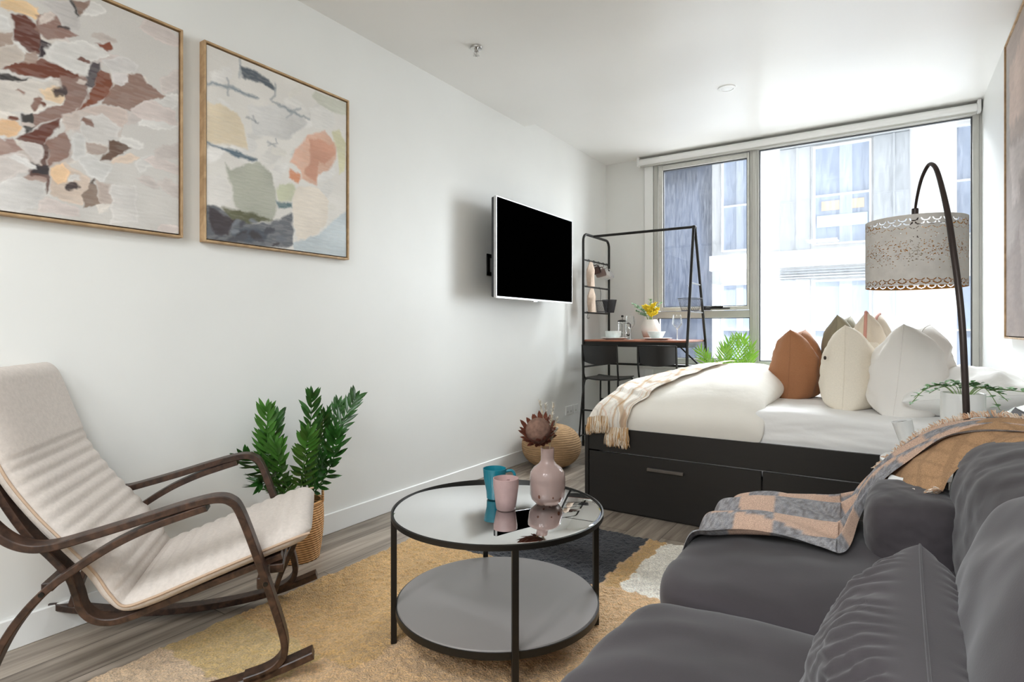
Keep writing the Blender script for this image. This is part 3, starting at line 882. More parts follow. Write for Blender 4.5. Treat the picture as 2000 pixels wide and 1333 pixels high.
# ------------------------------------------------------------------ television
tv = thing('television', 'black flat screen television on a wall bracket, angled off the left wall', 'television')
MB().box((0.150, 3.352, 1.328), (0.178, 4.515, 2.043), bev=0.006).build('back_shell', m_seal, tv, smooth=False)
b = MB()
ring(b, 0, 0, 0, 0, 0, 0, 0) if False else None
x0_, x1_ = 0.176, 0.198
b.box((x0_, 3.348, 1.322), (x1_, 3.354, 2.046)); b.box((x0_, 4.513, 1.322), (x1_, 4.519, 2.046))
b.box((x0_, 3.354, 1.322), (x1_, 4.513, 1.334)); b.box((x0_, 3.354, 2.041), (x1_, 4.513, 2.046))
b.box((0.19, 3.86, 1.313), (x1_, 3.92, 1.322))
b.build('bezel', mat('silver_bezel', '#cfcfcf', rough=0.3, metal=0.6), tv, smooth=False)
MB().box((0.178, 3.354, 1.334), (0.1965, 4.513, 2.041)).build('screen', mat('black_screen', '#010101', rough=0.9, spec=0.0), tv, smooth=False)
br_ = MB()
for z in (1.515, 1.650):
    br_.box((0.002, 3.50, z - 0.014), (0.012, 3.86, z + 0.014), bev=0.002)
br_.box((0.002, 3.50, 1.50), (0.012, 3.535, 1.665), bev=0.002); br_.box((0.002, 3.82, 1.50), (0.012, 3.86, 1.665), bev=0.002)
br_.box((0.012, 3.64, 1.55), (0.15, 3.72, 1.62), bev=0.004)
br_.build('wall_bracket', m_blackmetal, tv, smooth=False)

# ------------------------------------------------------------------ desk with rail frame
m_walnut = wood('walnut_top', '#8a5138', '#b5765a', (1.2, 18, 18), 0.4, 0.05)
desk = thing('rail_desk', 'tall bar desk with a wooden top inside a black tubular A-frame by the window', 'desk')
DX0, DX1, DY0, DY1, DZ = 0.115, 1.09, 4.905, 5.50, 1.0
R_ = 0.0125
hp = [(DX0, DY0, 0.0), (DX0, DY0, 1.0), (DX0, DY0, 1.93)] + [(DX0, DY0 + 0.07 - 0.07 * math.cos(a), 1.93 + 0.07 * math.sin(a)) for a in (0.3, 0.6, 0.95, 1.3, 1.57)] + [(DX0, DY1 - 0.07 + 0.07 * math.sin(a), 1.93 + 0.07 * math.cos(a)) for a in (0, 0.3, 0.6, 0.95, 1.3)] + [(DX0, DY1, 1.93), (DX0, DY1, 1.0), (DX0, DY1, 0.0)]
MB().tube(hp, R_).build('left_frame', m_blackmetal, desk)
af = MB()
ay = 5.12
af.tube([(DX1, DY0 - 0.02, 0.0), (DX1, DY0, 0.95), (DX1, ay - 0.02, 2.0)], R_)
af.tube([(DX1, DY1 + 0.02, 0.0), (DX1, DY1, 0.95), (DX1, ay + 0.02, 2.0)], R_)
af.box((DX1 - 0.015, ay - 0.03, 1.985), (DX1 + 0.015, ay + 0.03, 2.01), bev=0.004)
af.build('right_frame', m_blackmetal, desk)
MB().tube([(DX0, ay, 2.0), (DX1, ay, 2.0)], R_).build('top_rail', m_blackmetal, desk)
MB().box((DX0, DY0 + 0.012, DZ - 0.018), (DX1 - 0.012, DY1 - 0.012, DZ), bev=0.003).build('desk_top', m_walnut, desk)
ap = MB()
ap.box((DX0, DY0 + 0.004, DZ - 0.062), (DX1, DY0 + 0.03, DZ - 0.018)); ap.box((DX0, DY1 - 0.03, DZ - 0.062), (DX1, DY1 - 0.004, DZ - 0.018))
ap.box((DX1 - 0.03, DY0 + 0.03, DZ - 0.062), (DX1 - 0.006, DY1 - 0.03, DZ - 0.018))
ap.build('apron', m_blackmetal, desk, smooth=False)
MB().tube([(DX0, DY1, 0.745), (DX1, DY1, 0.745)], 0.011).build('back_rail', m_blackmetal, desk)
MB().tube([(0.84, DY1 - 0.01, 0.94), (1.04, DY1 - 0.01, 0.75)], 0.008).build('brace', m_blackmetal, desk)
MB().tube([(DX0 + 0.01, DY0, 0.745), (DX0 + 0.01, DY1, 0.745)], 0.009).build('side_rail', m_blackmetal, desk)
for z in (1.755, 1.505, 1.255):
    MB().tube([(DX0, DY0, z), (DX0, DY1, z)], 0.008).build('left_rung', m_blackmetal, desk)
for z in (1.50, 1.25):
    tt = (z - 0.95) / 1.05
    MB().tube([(DX1, DY0 + (ay - DY0) * tt, z), (DX1, DY1 + (ay - DY1) * tt, z)], 0.006).build('right_rung', mat('zinc_rung', '#8d8d90', rough=0.4, metal=0.6), desk)


# S hooks, baskets, towels, mugs hanging from the left rungs
def hook(x, y, z, s=1.0, sy=0.0):
    pts = [(0, -0.012 * s, -0.006), (0, -0.008 * s, 0.008), (0, 0.004 * s, 0.011), (0, 0.010 * s, 0.0), (0, 0.006 * s, -0.022), (0, 0.0, -0.040 * s), (0, 0.008, -0.056), (0, 0.020, -0.052), (0, 0.022, -0.042)]
    m = MB()
    m.tube(cr([(x + p[1], y, z + p[2]) for p in pts], 4), 0.0022, 6)
    return m


hk = []
for y, what in ((5.02, 'above the upper tea towel'), (5.13, 'holding the dark brown mug'), (5.24, 'holding the taupe mug'), (5.35, 'holding the white mug'), (5.44, 'holding the pale grey mug')):
    o = hook(DX0, y, 1.755).build('s_hook', m_blackmetal)
    tag(o, 'black S-hook on the top rung of the desk frame, ' + what, 's-hook', 's-hooks on the top rung')
o = hook(DX0, 4.985, 1.255).build('s_hook', m_blackmetal)
tag(o, 'single empty S-hook below the baskets on the lowest rung', 's-hook')

m_linen = mat('beige_linen', '#cdb8a6', rough=0.9, ns=60, na=0.1, bs=0.3, bscale=300)


def cloth_bag(y, ztop, h, w, label):
    m = MB()
    rows = []
    for i in range(13):
        t = i / 12
        ww = w * (0.35 + 0.65 * min(1, t * 3)) * (1 - 0.35 * max(0, t - 0.5))
        row = []
        for k in range(16):
            a = 2 * math.pi * k / 16
            r_ = 1 + 0.18 * math.sin(3 * a + 4 * t)
            row.append((DX0 + 0.02 + 0.028 * math.cos(a) * r_ * min(1, 0.3 + t * 2), y + ww / 2 * math.sin(a) * r_, ztop - h * t))
        rows.append(row)
    m.grid(rows, cv=True)
    m.f.append(tuple(range(15, -1, -1)))
    m.f.append(tuple(12 * 16 + k for k in range(16)))
    m.mi += [0, 0]
    o = m.build('tea_towel', m_linen)
    return tag(o, label, 'tea towel')


cloth_bag(5.03, 1.742, 0.235, 0.13, 'beige tea towel hanging from the top rung of the desk frame')
cloth_bag(5.05, 1.492, 0.23, 0.14, 'beige tea towel hanging from the middle rung of the desk frame')


def hanging_mug(y, z, colr, label, tilt, s=1.0):
    t = thing('hanging_mug', label, 'mug', (DX0 + 0.02, y, z), group=None)
    M = Matrix.Rotation(tilt, 4, 'X') @ Matrix.Rotation(math.radians(70), 4, 'Y') @ Matrix.Scale(s, 4)
    mm = mat('mug_glaze', colr, rough=0.35)
    MB().lathe([(0.0, -0.045), (0.028, -0.045), (0.034, -0.03), (0.04, 0.045), (0.037, 0.045), (0.031, -0.03), (0.0, -0.038)], 20, M).build('cup_body', mm, t)
    MB().tube([M @ Vector(p) for p in cr([(-0.036, 0, 0.03), (-0.062, 0, 0.03), (-0.068, 0, 0.0), (-0.055, 0, -0.025), (-0.033, 0, -0.02)], 4)], 0.005 * s, 8).build('handle', mm, t)


hanging_mug(5.13, 1.665, '#3f2c2a', 'dark brown mug hanging beside the upper tea towel', -0.5)
hanging_mug(5.25, 1.65, '#86736d', 'taupe mug hanging between the brown and white mugs', -0.4)
hanging_mug(5.35, 1.64, '#e8e6e3', 'white mug hanging beside the taupe mug', -0.3)
hanging_mug(5.44, 1.64, '#d9d9da', 'pale grey mug hanging nearest the window end of the top rung', -0.2)

m_mesh = mat('black_wire', '#3a3a3d', rough=0.5, metal=0.3)


def wire_bucket(x, y, z, r0, r1, h, label, dense=18, solid=False, hz=0.17, group=None, name='wire_basket'):
    t = thing(name, label, 'basket', (x, y, z), group=group)
    m = MB()
    def rr(u):
        return r0 + (r1 - r0) * u
    for k in range(dense):
        a0 = 2 * math.pi * k / dense
        for sgn in (1, -1):
            m.tube([(rr(u) * math.cos(a0 + sgn * u * 1.2), rr(u) * math.sin(a0 + sgn * u * 1.2), u * h) for u in (0, 0.25, 0.5, 0.75, 1)], 0.0009, 4)
    for u in (0, 1):
        m.tube([(rr(u) * math.cos(a), rr(u) * math.sin(a), u * h) for a in np.linspace(0, 2 * math.pi, 24, endpoint=False)], 0.0026, 6, closed=True)
    m.lathe([(0, 0.0), (r0, 0.0)], 16, cap=False)
    if solid:
        m.lathe([(r0 * 0.97, 0.002), (r1 * 0.97, h)], 24, cap=False)
    m.build('basket_body', m_mesh, t)
    hd = MB()
    hd.tube(cr([(0, -r1 * 0.5, h), (-0.01, 0.0, h + 0.07), (-0.03, r1 * 0.4, hz), (-0.04, r1 * 0.4, hz + 0.01)], 5), 0.0022, 6)
    hd.build('handle', m_mesh, t)
    return t


wire_bucket(DX0 + 0.045, 5.22, 1.268, 0.045, 0.058, 0.11, 'black wire mesh basket hanging on the lowest rung, nearer the tea towel', hz=0.235)
wire_bucket(DX0 + 0.055, 5.385, 1.266, 0.046, 0.072, 0.125, 'solid-sided dark metal bucket hanging at the window end of the lowest rung', solid=True, hz=0.235)
wire_bucket(DX1 - 0.045, 5.15, 1.265, 0.075, 0.105, 0.105, 'wide black wire basket hanging on the right A-frame of the desk', dense=24, hz=0.22)

# things on the desk
def lathe_thing(name, label, cat, loc, parts, group=None, rz=0):
    t = thing(name, label, cat, loc, rz, group)
    for nm, prof, m, n in parts:
        MB().lathe(prof, n).build(nm, m, t)
    return t


m_bowl = mat('pale_mint_ceramic', '#e3ebe8', rough=0.25)
plate_prof = [(0, 0.002), (0.075, 0.002), (0.08, 0.0), (0.085, 0.003), (0.128, 0.016), (0.128, 0.019), (0.084, 0.008), (0, 0.007)]
bowl_prof = [(0, 0.0), (0.036, 0.0), (0.04, 0.006), (0.06, 0.022), (0.083, 0.068), (0.080, 0.069), (0.057, 0.026), (0.034, 0.011), (0, 0.01)]
bowl_prof2 = [(0, 0.0), (0.05, 0.0), (0.058, 0.006), (0.074, 0.03), (0.078, 0.072), (0.075, 0.072), (0.070, 0.032), (0.05, 0.011), (0, 0.01)]
def one(name, prof, m, loc, label, cat, group=None, n=40):
    return tag(MB().lathe(prof, n).build(name, m, loc=loc), label, cat, group)
one('dinner_plate', plate_prof, m_white, (0.361, 5.07, DZ), 'white dinner plate on the desk end nearest the left wall', 'plate')
one('cereal_bowl', bowl_prof2, m_bowl, (0.345, 5.07, DZ + 0.009), 'straight-sided pale bowl on the plate nearest the left wall', 'bowl')
one('dinner_plate', plate_prof, m_white, (0.775, 5.07, DZ), 'white dinner plate on the desk in front of the flower vase', 'plate')
one('cereal_bowl', bowl_prof, m_bowl, (0.763, 5.07, DZ + 0.009), 'flared pale bowl on the plate in front of the flower vase', 'bowl')
m_clear = glass_thin('clear_glass', (0.97, 0.98, 0.98), fac=0.6, base=0.02)
wg = thing('wine_glass', 'clear stemmed wine glass at the right end of the desk', 'glass', (0.957, 5.06, DZ))
wp = [(0.036, 0.0), (0.034, 0.003), (0.006, 0.006), (0.004, 0.02), (0.004, 0.095), (0.012, 0.104), (0.040, 0.135), (0.046, 0.150), (0.036, 0.225)]
MB().lathe(wp[:6], 28).build('stem', mat('bright_glass_stem', '#e8eef0', rough=0.1), wg)
MB().lathe(wp[5:], 28, cap=False).build('bowl', m_clear, wg)
wg2 = copy_tree(wg)
wg2.location = (0.475, 5.17, DZ)
wg2['label'] = 'clear stemmed wine glass between the coffee press and the flower vase'
fp = thing('coffee_press', 'glass coffee press with a black lid and handle on the desk', 'coffee press', (0.352, 5.28, DZ))
MB().lathe([(0, 0.012), (0.042, 0.012), (0.043, 0.02), (0.043, 0.17)], 28, cap=False).build('glass_beaker', m_clear, fp)
ff = MB()
for z in (0.012, 0.06, 0.155):
    ff.lathe([(0.044, z), (0.046, z), (0.046, z + 0.006), (0.044, z + 0.006)], 28, cap=False)
for k in range(4):
    a = k * math.pi / 2 + 0.5
    ff.box((0.044, -0.004, 0.0), (0.047, 0.004, 0.16), Matrix.Rotation(a, 4, 'Z'))
ff.build('metal_frame', m_chrome, fp)
MB().lathe([(0, 0.17), (0.046, 0.17), (0.046, 0.18), (0.02, 0.19), (0.0, 0.19)], 28).build('lid', m_blackmetal, fp)
MB().lathe([(0.003, 0.02), (0.003, 0.215), (0.012, 0.216), (0.012, 0.232), (0, 0.236)], 14).build('plunger', m_blackmetal, fp)
MB().tube(cr([(0.045, 0, 0.155), (0.08, 0, 0.15), (0.082, 0, 0.08), (0.07, 0, 0.04), (0.045, 0, 0.045)], 5), 0.006, 8).build('handle', m_blackmetal, fp)


def two_tone(name, c1, c2, z0, z1):
    m, nt, bb_ = newmat(name)
    tc = N(nt, 'ShaderNodeTexCoord'); sx = N(nt, 'ShaderNodeSeparateXYZ')
    nt.links.new(tc.outputs['Object'], sx.inputs[0])
    nz = N(nt, 'ShaderNodeTexNoise'); nz.inputs['Scale'].default_value = 8
    nt.links.new(tc.outputs['Object'], nz.inputs['Vector'])
    ad = N(nt, 'ShaderNodeMath', operation='MULTIPLY_ADD')
    ad.inputs[1].default_value = 0.06
    nt.links.new(nz.outputs[0], ad.inputs[0]); nt.links.new(sx.outputs['Z'], ad.inputs[2])
    mr = N(nt, 'ShaderNodeMapRange'); mr.inputs['From Min'].default_value = z0; mr.inputs['From Max'].default_value = z1
    nt.links.new(ad.outputs[0], mr.inputs[0])
    mx = N(nt, 'ShaderNodeMix', data_type='RGBA')
    mx.inputs['A'].default_value = C(c1) + (1,); mx.inputs['B'].default_value = C(c2) + (1,)
    nt.links.new(mr.outputs[0], mx.inputs['Factor']); nt.links.new(mx.outputs['Result'], bb_.inputs['Base Color'])
    bb_.inputs['Roughness'].default_value = 0.6
    return m


one('flower_vase', [(0, 0), (0.05, 0), (0.07, 0.03), (0.088, 0.09), (0.088, 0.125), (0.07, 0.17), (0.058, 0.19), (0.052, 0.188), (0.062, 0.168), (0.08, 0.12), (0.0, 0.02)], two_tone('vase_glaze', '#c9a08a', '#e9e2da', 0.05, 0.11), (0.628, 5.30, DZ), 'round cream vase with a terracotta foot on the desk', 'vase')

random.seed(4)


def leaf(m, base, d, L, w, up=(0, 0, 1), fold=0.25, droop=0.1, n=5, M=None):
    d = Vector(d).normalized()
    s = d.cross(Vector(up))
    if s.length < 1e-4:
        s = Vector((1, 0, 0))
    s.normalize()
    nn = s.cross(d).normalized()
    vs, fs = [], []
    for i in range(n + 1):
        t = i / n
        ww = w / 2 * (math.sin(math.pi * min(1, t * 0.96 + 0.04)) ** 0.8)
        c = Vector(base) + d * (L * t) - nn * (droop * L * t * t)
        vs += [c - s * ww + nn * ww * fold, c, c + s * ww + nn * ww * fold]
    for i in range(n):
        a = i * 3
        fs += [(a, a + 1, a + 4, a + 3), (a + 1, a + 2, a + 5, a + 4)]
    m.add(vs, fs, M)


m_eucal = mat('eucalyptus_leaf', '#8fb592', rough=0.6, ns=20, na=0.2)
m_stemg = mat('green_stem', '#7f9a5c', rough=0.6)
m_yellow = mat('wattle_yellow', '#f0cf2a', rough=0.7, ns=60, na=0.2)
m_ygreen = mat('yellow_green_leaf', '#9fb53a', rough=0.6, ns=20, na=0.2)


def spray(label, base, dirs, kind, cat='flowers', name='wattle_bunch'):
    t = thing(name, label, cat, base)
    st_ = MB(); lf = MB(); fl = MB()
    for d in dirs:
        d = Vector(d)
        p = cr([(0, 0, -0.12), (d.x * 0.25, d.y * 0.25, d.z * 0.35), (d.x * 0.6, d.y * 0.6, d.z * 0.75), tuple(d)], 5)
        st_.tube(p, 0.0018, 5)
        for i in range(6, len(p)):
            q = p[i]
            for s in (0, 1, 2):
                a = random.uniform(0, 6.28)
                dd = Vector((math.cos(a), math.sin(a), random.uniform(-0.1, 0.9)))
                if kind == 'eu':
                    leaf(lf, q, dd, random.uniform(0.02, 0.035), 0.018, n=3)
                else:
                    leaf(lf, q, dd, random.uniform(0.02, 0.04), 0.008, n=3)
                    for _ in range(3):
                        c = q + dd * random.uniform(0.004, 0.02) + Vector([random.uniform(-.008, .008) for _ in range(3)])
                        r_ = random.uniform(0.004, 0.0075)
                        fl.lathe([(0, -r_), (r_ * .8, -r_ * .6), (r_, 0), (r_ * .8, r_ * .6), (0, r_)], 6, Matrix.Translation(c))
    st_.build('stem', m_stemg, t)
    lf.build('leaf', m_eucal if kind == 'eu' else m_ygreen, t)
    if kind != 'eu':
        fl.build('blossom', m_yellow, t)
    return t


spray('yellow wattle blossom bunch standing in the cream desk vase', (0.628, 5.30, DZ + 0.19), [(0.02, 0, 0.14), (-0.03, -0.02, 0.13), (0.07, 0, 0.10), (0.05, -0.03, 0.15), (-0.06, 0, 0.12), (0.03, -0.05, 0.06), (0.07, -0.05, 0.06), (0.0, -0.04, 0.09)], 'y')
spray('pale green eucalyptus sprigs leaning from the cream desk vase', (0.62, 5.31, DZ + 0.19), [(-0.15, 0.02, 0.12), (-0.13, -0.02, 0.08), (0.0, 0.02, 0.19), (0.10, 0.02, 0.15), (-0.10, 0, 0.05), (-0.17, 0, 0.15)], 'eu', 'foliage', 'eucalyptus_sprig')

# ------------------------------------------------------------------ bar stools
m_blackplastic = mat('black_plastic', '#0f0d0d', rough=0.35, ns=10, na=0.08, coat=0.1)


def bar_stool(loc, rz, label):
    t = thing('bar_stool', label, 'bar stool', loc, rz)
    # local: faces +y, origin on the floor under the seat centre
    s = MB()
    rows = []
    for i in range(13):
        v = -0.17 + 0.34 * i / 12
        rows.append([(-0.175 + 0.35 * j / 12, v, 0.655 - 0.012 * math.cos(math.pi * (j - 6) / 12) * 1 + (0.008 if i > 10 else 0)) for j in range(13)])
    s.grid(rows)
    s.grid([[(p[0], p[1], p[2] - 0.012) for p in r][::-1] for r in rows])
    ed = [rows[0], [r[-1] for r in rows], rows[-1][::-1], [r[0] for r in rows][::-1]]
    for e in ed:
        s.grid([[(p[0], p[1], p[2]) for p in e], [(p[0], p[1], p[2] - 0.012) for p in e]])
    s.build('seat', m_blackplastic, t)
    bk = MB()
    R1 = []
    for i in range(11):
        z = 0.805 + 0.145 * i / 10
        row = []
        for j in range(17):
            x = -0.165 + 0.33 * j / 16
            u = x / 0.165
            zz_ = z - (0.028 * (1 - u * u)) * (1 - i / 10) + 0.0
            row.append((x, -0.205 - 0.028 * (1 - u * u) - 0.02 * i / 10, zz_))
        R1.append(row)
    bk.grid(R1)
    bk.grid([[(p[0], p[1] + 0.008, p[2]) for p in r][::-1] for r in R1])
    for e in (R1[0], R1[-1], [r[0] for r in R1], [r[-1] for r in R1]):
        bk.grid([e, [(p[0], p[1] + 0.008, p[2]) for p in e]])
    bk.build('backrest', m_blackplastic, t)
    for sx in (-1, 1):
        MB().tube(cr([(sx * 0.155, 0.14, 0.645), (sx * 0.16, -0.12, 0.643), (sx * 0.165, -0.17, 0.648), (sx * 0.168, -0.195, 0.70), (sx * 0.17, -0.212, 0.82), (sx * 0.168, -0.22, 0.955)], 5), 0.0085, 8).build('back_post', m_blackmetal, t)
        MB().tube(cr([(sx * 0.155, 0.0, 0.64), (sx * 0.158, 0.13, 0.64), (sx * 0.163, 0.165, 0.62), (sx * 0.175, 0.19, 0.45), (sx * 0.19, 0.22, 0.0)], 5), 0.0085, 8).build('leg', m_blackmetal, t)
        MB().tube(cr([(sx * 0.155, 0.0, 0.64), (sx * 0.158, -0.15, 0.64), (sx * 0.165, -0.185, 0.61), (sx * 0.175, -0.21, 0.45), (sx * 0.195, -0.25, 0.0)], 5), 0.0085, 8).build('leg', m_blackmetal, t)
        MB().tube([(sx * 0.187, -0.236, 0.12), (sx * 0.187, 0.212, 0.12)], 0.007, 8).build('stretcher', m_blackmetal, t)
    MB().tube([(-0.175, 0.192, 0.42), (0.175, 0.192, 0.42)], 0.008, 8).build('foot_rail', m_blackmetal, t)
    MB().tube([(-0.18, -0.222, 0.36), (0.18, -0.222, 0.36)], 0.008, 8).build('stretcher', m_blackmetal, t)
    MB().tube([(-0.172, -0.225, 0.953), (0.172, -0.225, 0.953)], 0.006, 8).build('top_bar', m_blackmetal, t)
    return t


st1 = bar_stool((0.345, 4.98, 0), 0.0, 'black bar stool with backrest at the left half of the desk')
st2 = copy_tree(st1)
st2.location = (0.86, 5.02, 0)
st2['label'] = 'black bar stool at the right half of the desk, half hidden by the bed'
# ------------------------------------------------------------------ bed
m_bedwood = mat('black_brown_laminate', '#1c1917', rough=0.45, ns=6, na=0.1, scale3=(1, 1, 8))
m_sheet = mat('white_sheet', '#f5f4f3', rough=0.85, ns=4, na=0.01, bs=0.35, bscale=7, bdist=0.02, sheen=0.1)
m_duvet = mat('cream_duvet', '#f7f3eb', rough=0.9, ns=4, na=0.015, bs=0.3, bscale=5, bdist=0.02, sheen=0.15)
bed = thing('storage_bed', 'black-brown storage bed with drawers under the white bedding', 'bed', (2.0, 3.98, 0))
BX0, BX1, BY0, BY1 = 0.95, 3.09, 3.222, 4.80
f = MB()
f.box((BX0 - 2.0, BY0 - 3.98, 0.0), (BX0 - 1.975, BY1 - 3.98, 0.505), bev=0.002)
f.box((BX0 - 1.975, BY0 - 3.98 + 0.004, 0.362), (BX1 - 2.0, BY0 - 3.98 + 0.03, 0.502), bev=0.002)
f.box((BX0 - 1.975, BY1 - 4.01, 0.0), (BX1 - 2.0, BY1 - 3.98, 0.502), bev=0.002)
f.box((BX1 - 2.03, BY0 - 3.95, 0.0), (BX1 - 2.0, BY1 - 4.01, 0.502), bev=0.002)
f.box((BX0 - 1.975, BY0 - 3.96, 0.0), (BX1 - 2.03, BY1 - 4.01, 0.30))
f.build('frame', m_bedwood, bed, smooth=False)
m_handle = mat('grey_handle', '#75706c', rough=0.35, metal=0.7)
for x0, x1, hx in ((-1.02, -0.035, 1.457), (-0.028, 1.085, 2.485)):
    d_ = MB().box((x0, BY0 - 3.98 + 0.002, 0.012), (x1, BY0 - 3.98 + 0.018, 0.355), bev=0.0015).build('drawer', m_bedwood, bed, smooth=False)
    MB().box((hx - 2.105, BY0 - 3.98 - 0.016, 0.278), (hx - 1.895, BY0 - 3.98 + 0.002, 0.296), bev=0.002).build('handle', m_handle, d_, smooth=False)


def wrinkle(a, sc_):
    def fn(q):
        d = nz3(q.x * sc_ * 0.6, q.y * sc_, q.z * sc_ * 2)
        return q + Vector((0, 0, 1)) * (a * d if q.z > 0 else 0) + Vector((0, -1, 0)) * (a * nz3(q.x * sc_ * 0.7, 3.3, q.z * sc_ * 3) if q.y < 0 else 0)
    return fn


mt_ = rbox(1.055, 0.755, 0.185, k=14, n=70, disp=wrinkle(0.012, 4)).build('mattress', m_sheet, loc=(2.03, 4.0, 0.49))
tag(mt_, 'white sheeted mattress lying in the storage bed', 'mattress')


def duvet_z(x, y):
    t = min(1, max(0, (y - 3.236) / 1.55))
    B = max(0.0, math.sin(math.pi * t)) ** 0.30 * (1 - 0.10 * t)
    xs_ = (x - 0.965) / (1.955 - 0.965)
    pk = 0.735 + 0.155 * math.sin(min(1.0, xs_ * 1.25) * math.pi / 2) ** 1.3
    if xs_ > 0.8:
        pk -= 0.03 * ((xs_ - 0.8) / 0.2) ** 2
    base = 0.50
    z = base + (pk - base) * B
    z += 0.012 * nz3(x * 3, y * 3, 1.0) * B
    eL = min(1, max(0, (x - 0.965) / 0.10))
    z = base + (z - base) * (1 - (1 - eL) ** 2.2) ** 0.5
    return z


def duvet_P(u, v, off=0.0):
    """u in 0..1 along the bed from its foot, v in 0..1 across from the front"""
    x = 0.965 + (1.955 - 0.965) * u
    y = 3.236 + 1.55 * v
    # bulging overhang at the front, rolled edge on the right
    z = duvet_z(x, y)
    eR = min(1, max(0, (1 - u) / 0.14))
    if eR < 1:
        low = 0.505 + 0.165 * min(1, v / 0.08)
        z = low + (z - low) * (1 - (1 - eR) ** 2) ** 0.5
        x += 0.06 * math.sin(math.pi * min(1, (z - low) / 0.2)) * (1 - eR)
    yy = y - 0.034 * math.sin(math.pi * min(1, max(0, (z - 0.5) / 0.25))) * (1 - min(1, v * 6))
    p = Vector((x, yy, z))
    return p


def gridmap(n, p=1.7):
    out = []
    for i in range(n + 1):
        t = i / n
        out.append(0.5 * (2 * t) ** p if t < 0.5 else 1 - 0.5 * (2 - 2 * t) ** p)
    return out


us = gridmap(110, 1.6); vs_ = gridmap(110, 2.0)
dv = MB().grid([[duvet_P(u, v) for u in us] for v in vs_])
dv = dv.build('duvet', m_duvet, auto=0)
tag(dv, 'puffy cream duvet folded over the foot half of the bed', 'duvet')


# plaid throw on the foot of the bed
def plaid(a, b):
    c = np.array(C('#f4ede3'))
    tan_ = np.array(C('#c3975f')); rose = np.array(C('#dcb59c')); gry = np.array(C('#a89f98'))
    for (w, per, ph, cc, k) in ((0.030, 0.24, 0.02, tan_, 0.6), (0.010, 0.24, 0.075, rose, 0.6), (0.008, 0.12, 0.10, gry, 0.35)):
        if ((a + ph) % per) < w:
            c = c * (1 - k) + cc * k
        if ((b + ph * 1.7) % per) < w:
            c = c * (1 - k) + cc * k
    return c


m_plaid = attr_mat('plaid_weave', rough=0.95, ns=500, na=0.15, bs=0.3, bdist=0.002)
pt = thing('plaid_throw', 'cream and tan plaid throw with a fringe draped over the foot of the bed', 'throw blanket')
prow, pcol = [], []
nU, nV = 90, 110
for i in range(nV + 1):
    v = 0.0 + 0.62 * (i / nV) ** 1.5
    ul = 0.02 + 0.02 * math.sin(v * 9)
    ur = 0.27 + 0.40 * min(1, v / 0.35) ** 0.8 + 0.01 * math.sin(i * 0.35)
    row = []
    for j in range(nU + 1):
        s = j / nU
        u = ul + (ur - ul) * s
        p = duvet_P(u, v)
        fold = 0.009 * (1 + math.sin(s * 26 + 3 * math.sin(v * 5))) * (0.35 + 0.65 * math.exp(-v * 5)) + 0.010 * (1 + nz3(s * 5, v * 8, 3))
        # gathered valley in the middle of the front edge
        nrm = Vector((0, -0.75 if v < 0.05 else -0.25, 0.75))
        if p.z < 0.70:
            nrm = Vector((0, -1, 0.2))
        p = p + nrm.normalized() * (0.007 + fold)
        if v < 0.02:
            hang = 0.0
        row.append(p)
        yy = v * 1.6 + 0.25 * (1 if v > 0 else 0)
        pcol.append(tuple(plaid(s * 0.75 + v * 0.6, v * 1.7 + s * 0.25)) + (1,))
    prow.append(row)
# where the left part of the front edge stops higher
def front_v(s):
    return 0.012 + 0.006 * math.sin(s * 40) if s < 0.45 else 0.0
keep = MB()
keep.grid(prow)
keep.build('woven_cloth', m_plaid, pt, cols=pcol, auto=0)
fg = MB(); fc = []
random.seed(8)
for k in range(150):
    s = k / 149
    j = min(nU, int(s * nU))
    b0 = prow[3 if s < 0.5 else 0][j]
    long = 0.075 + 0.02 * random.random() if s < 0.5 else 0.085 + 0.03 * random.random()
    y0 = min(b0.y, 3.212)
    for q in range(2):
        dx = random.uniform(-0.008, 0.008)
        pts = [(b0.x + dx, b0.y + 0.002, b0.z + 0.012), (b0.x + dx, y0 - 0.004, b0.z - 0.02), (b0.x + dx * 2, y0 - 0.006 - 0.006 * random.random(), b0.z - long * 0.6), (b0.x + dx * 2 + random.uniform(-.012, .012), y0 - 0.004, b0.z - long)]
        n0 = len(fg.v)
        fg.tube(cr(pts, 3), [0.0028] * 6 + [0.0024] * 3 + [0.0014], 5)
        cc = tuple(np.array(C(random.choice(['#c9a172', '#eadfce', '#eadfce', '#b98d58', '#d9bfa0'])))) + (1,)
        fc += [cc] * (len(fg.v) - n0)
fg.build('fringe', m_plaid, pt, cols=fc, auto=0)

# cushions on the bed
m_tan = mat('tan_linen', '#a5714d', rough=0.85, ns=150, na=0.05, bs=0.25, bscale=260, sheen=0.1)
m_olive = mat('olive_linen', '#8b8571', rough=0.85, ns=150, na=0.05, bs=0.25, bscale=260)
m_cream = mat('cream_linen', '#f1e8d8', rough=0.85, ns=150, na=0.03, bs=0.25, bscale=200)
m_rose = mat('rose_linen', '#c99284', rough=0.85, ns=100, na=0.05)
m_pillow = mat('pale_cotton', '#f0ece7', rough=0.85, ns=4, na=0.015, bs=0.25, bscale=6, bdist=0.02)
m_pillow2 = mat('white_cotton', '#f4f3f0', rough=0.85, ns=4, na=0.015, bs=0.25, bscale=6, bdist=0.02)


def bed_cushion(name, label, m, loc, w, h, t, rz, ry, chop, seed, seam=None, wr=0.006, seamr=0.0022):
    r = thing(name, label, 'cushion', loc, 0)
    r.rotation_euler = (0, ry, rz)
    mb, loop = pillow(None or w, h, t, chop=chop, seed=seed, wr=wr)
    mb.build('cover', m, r, auto=0)
    if seam is not None:
        MB().tube(loop, seamr, 6, closed=True).build('seam', seam, r, auto=0)
    return r


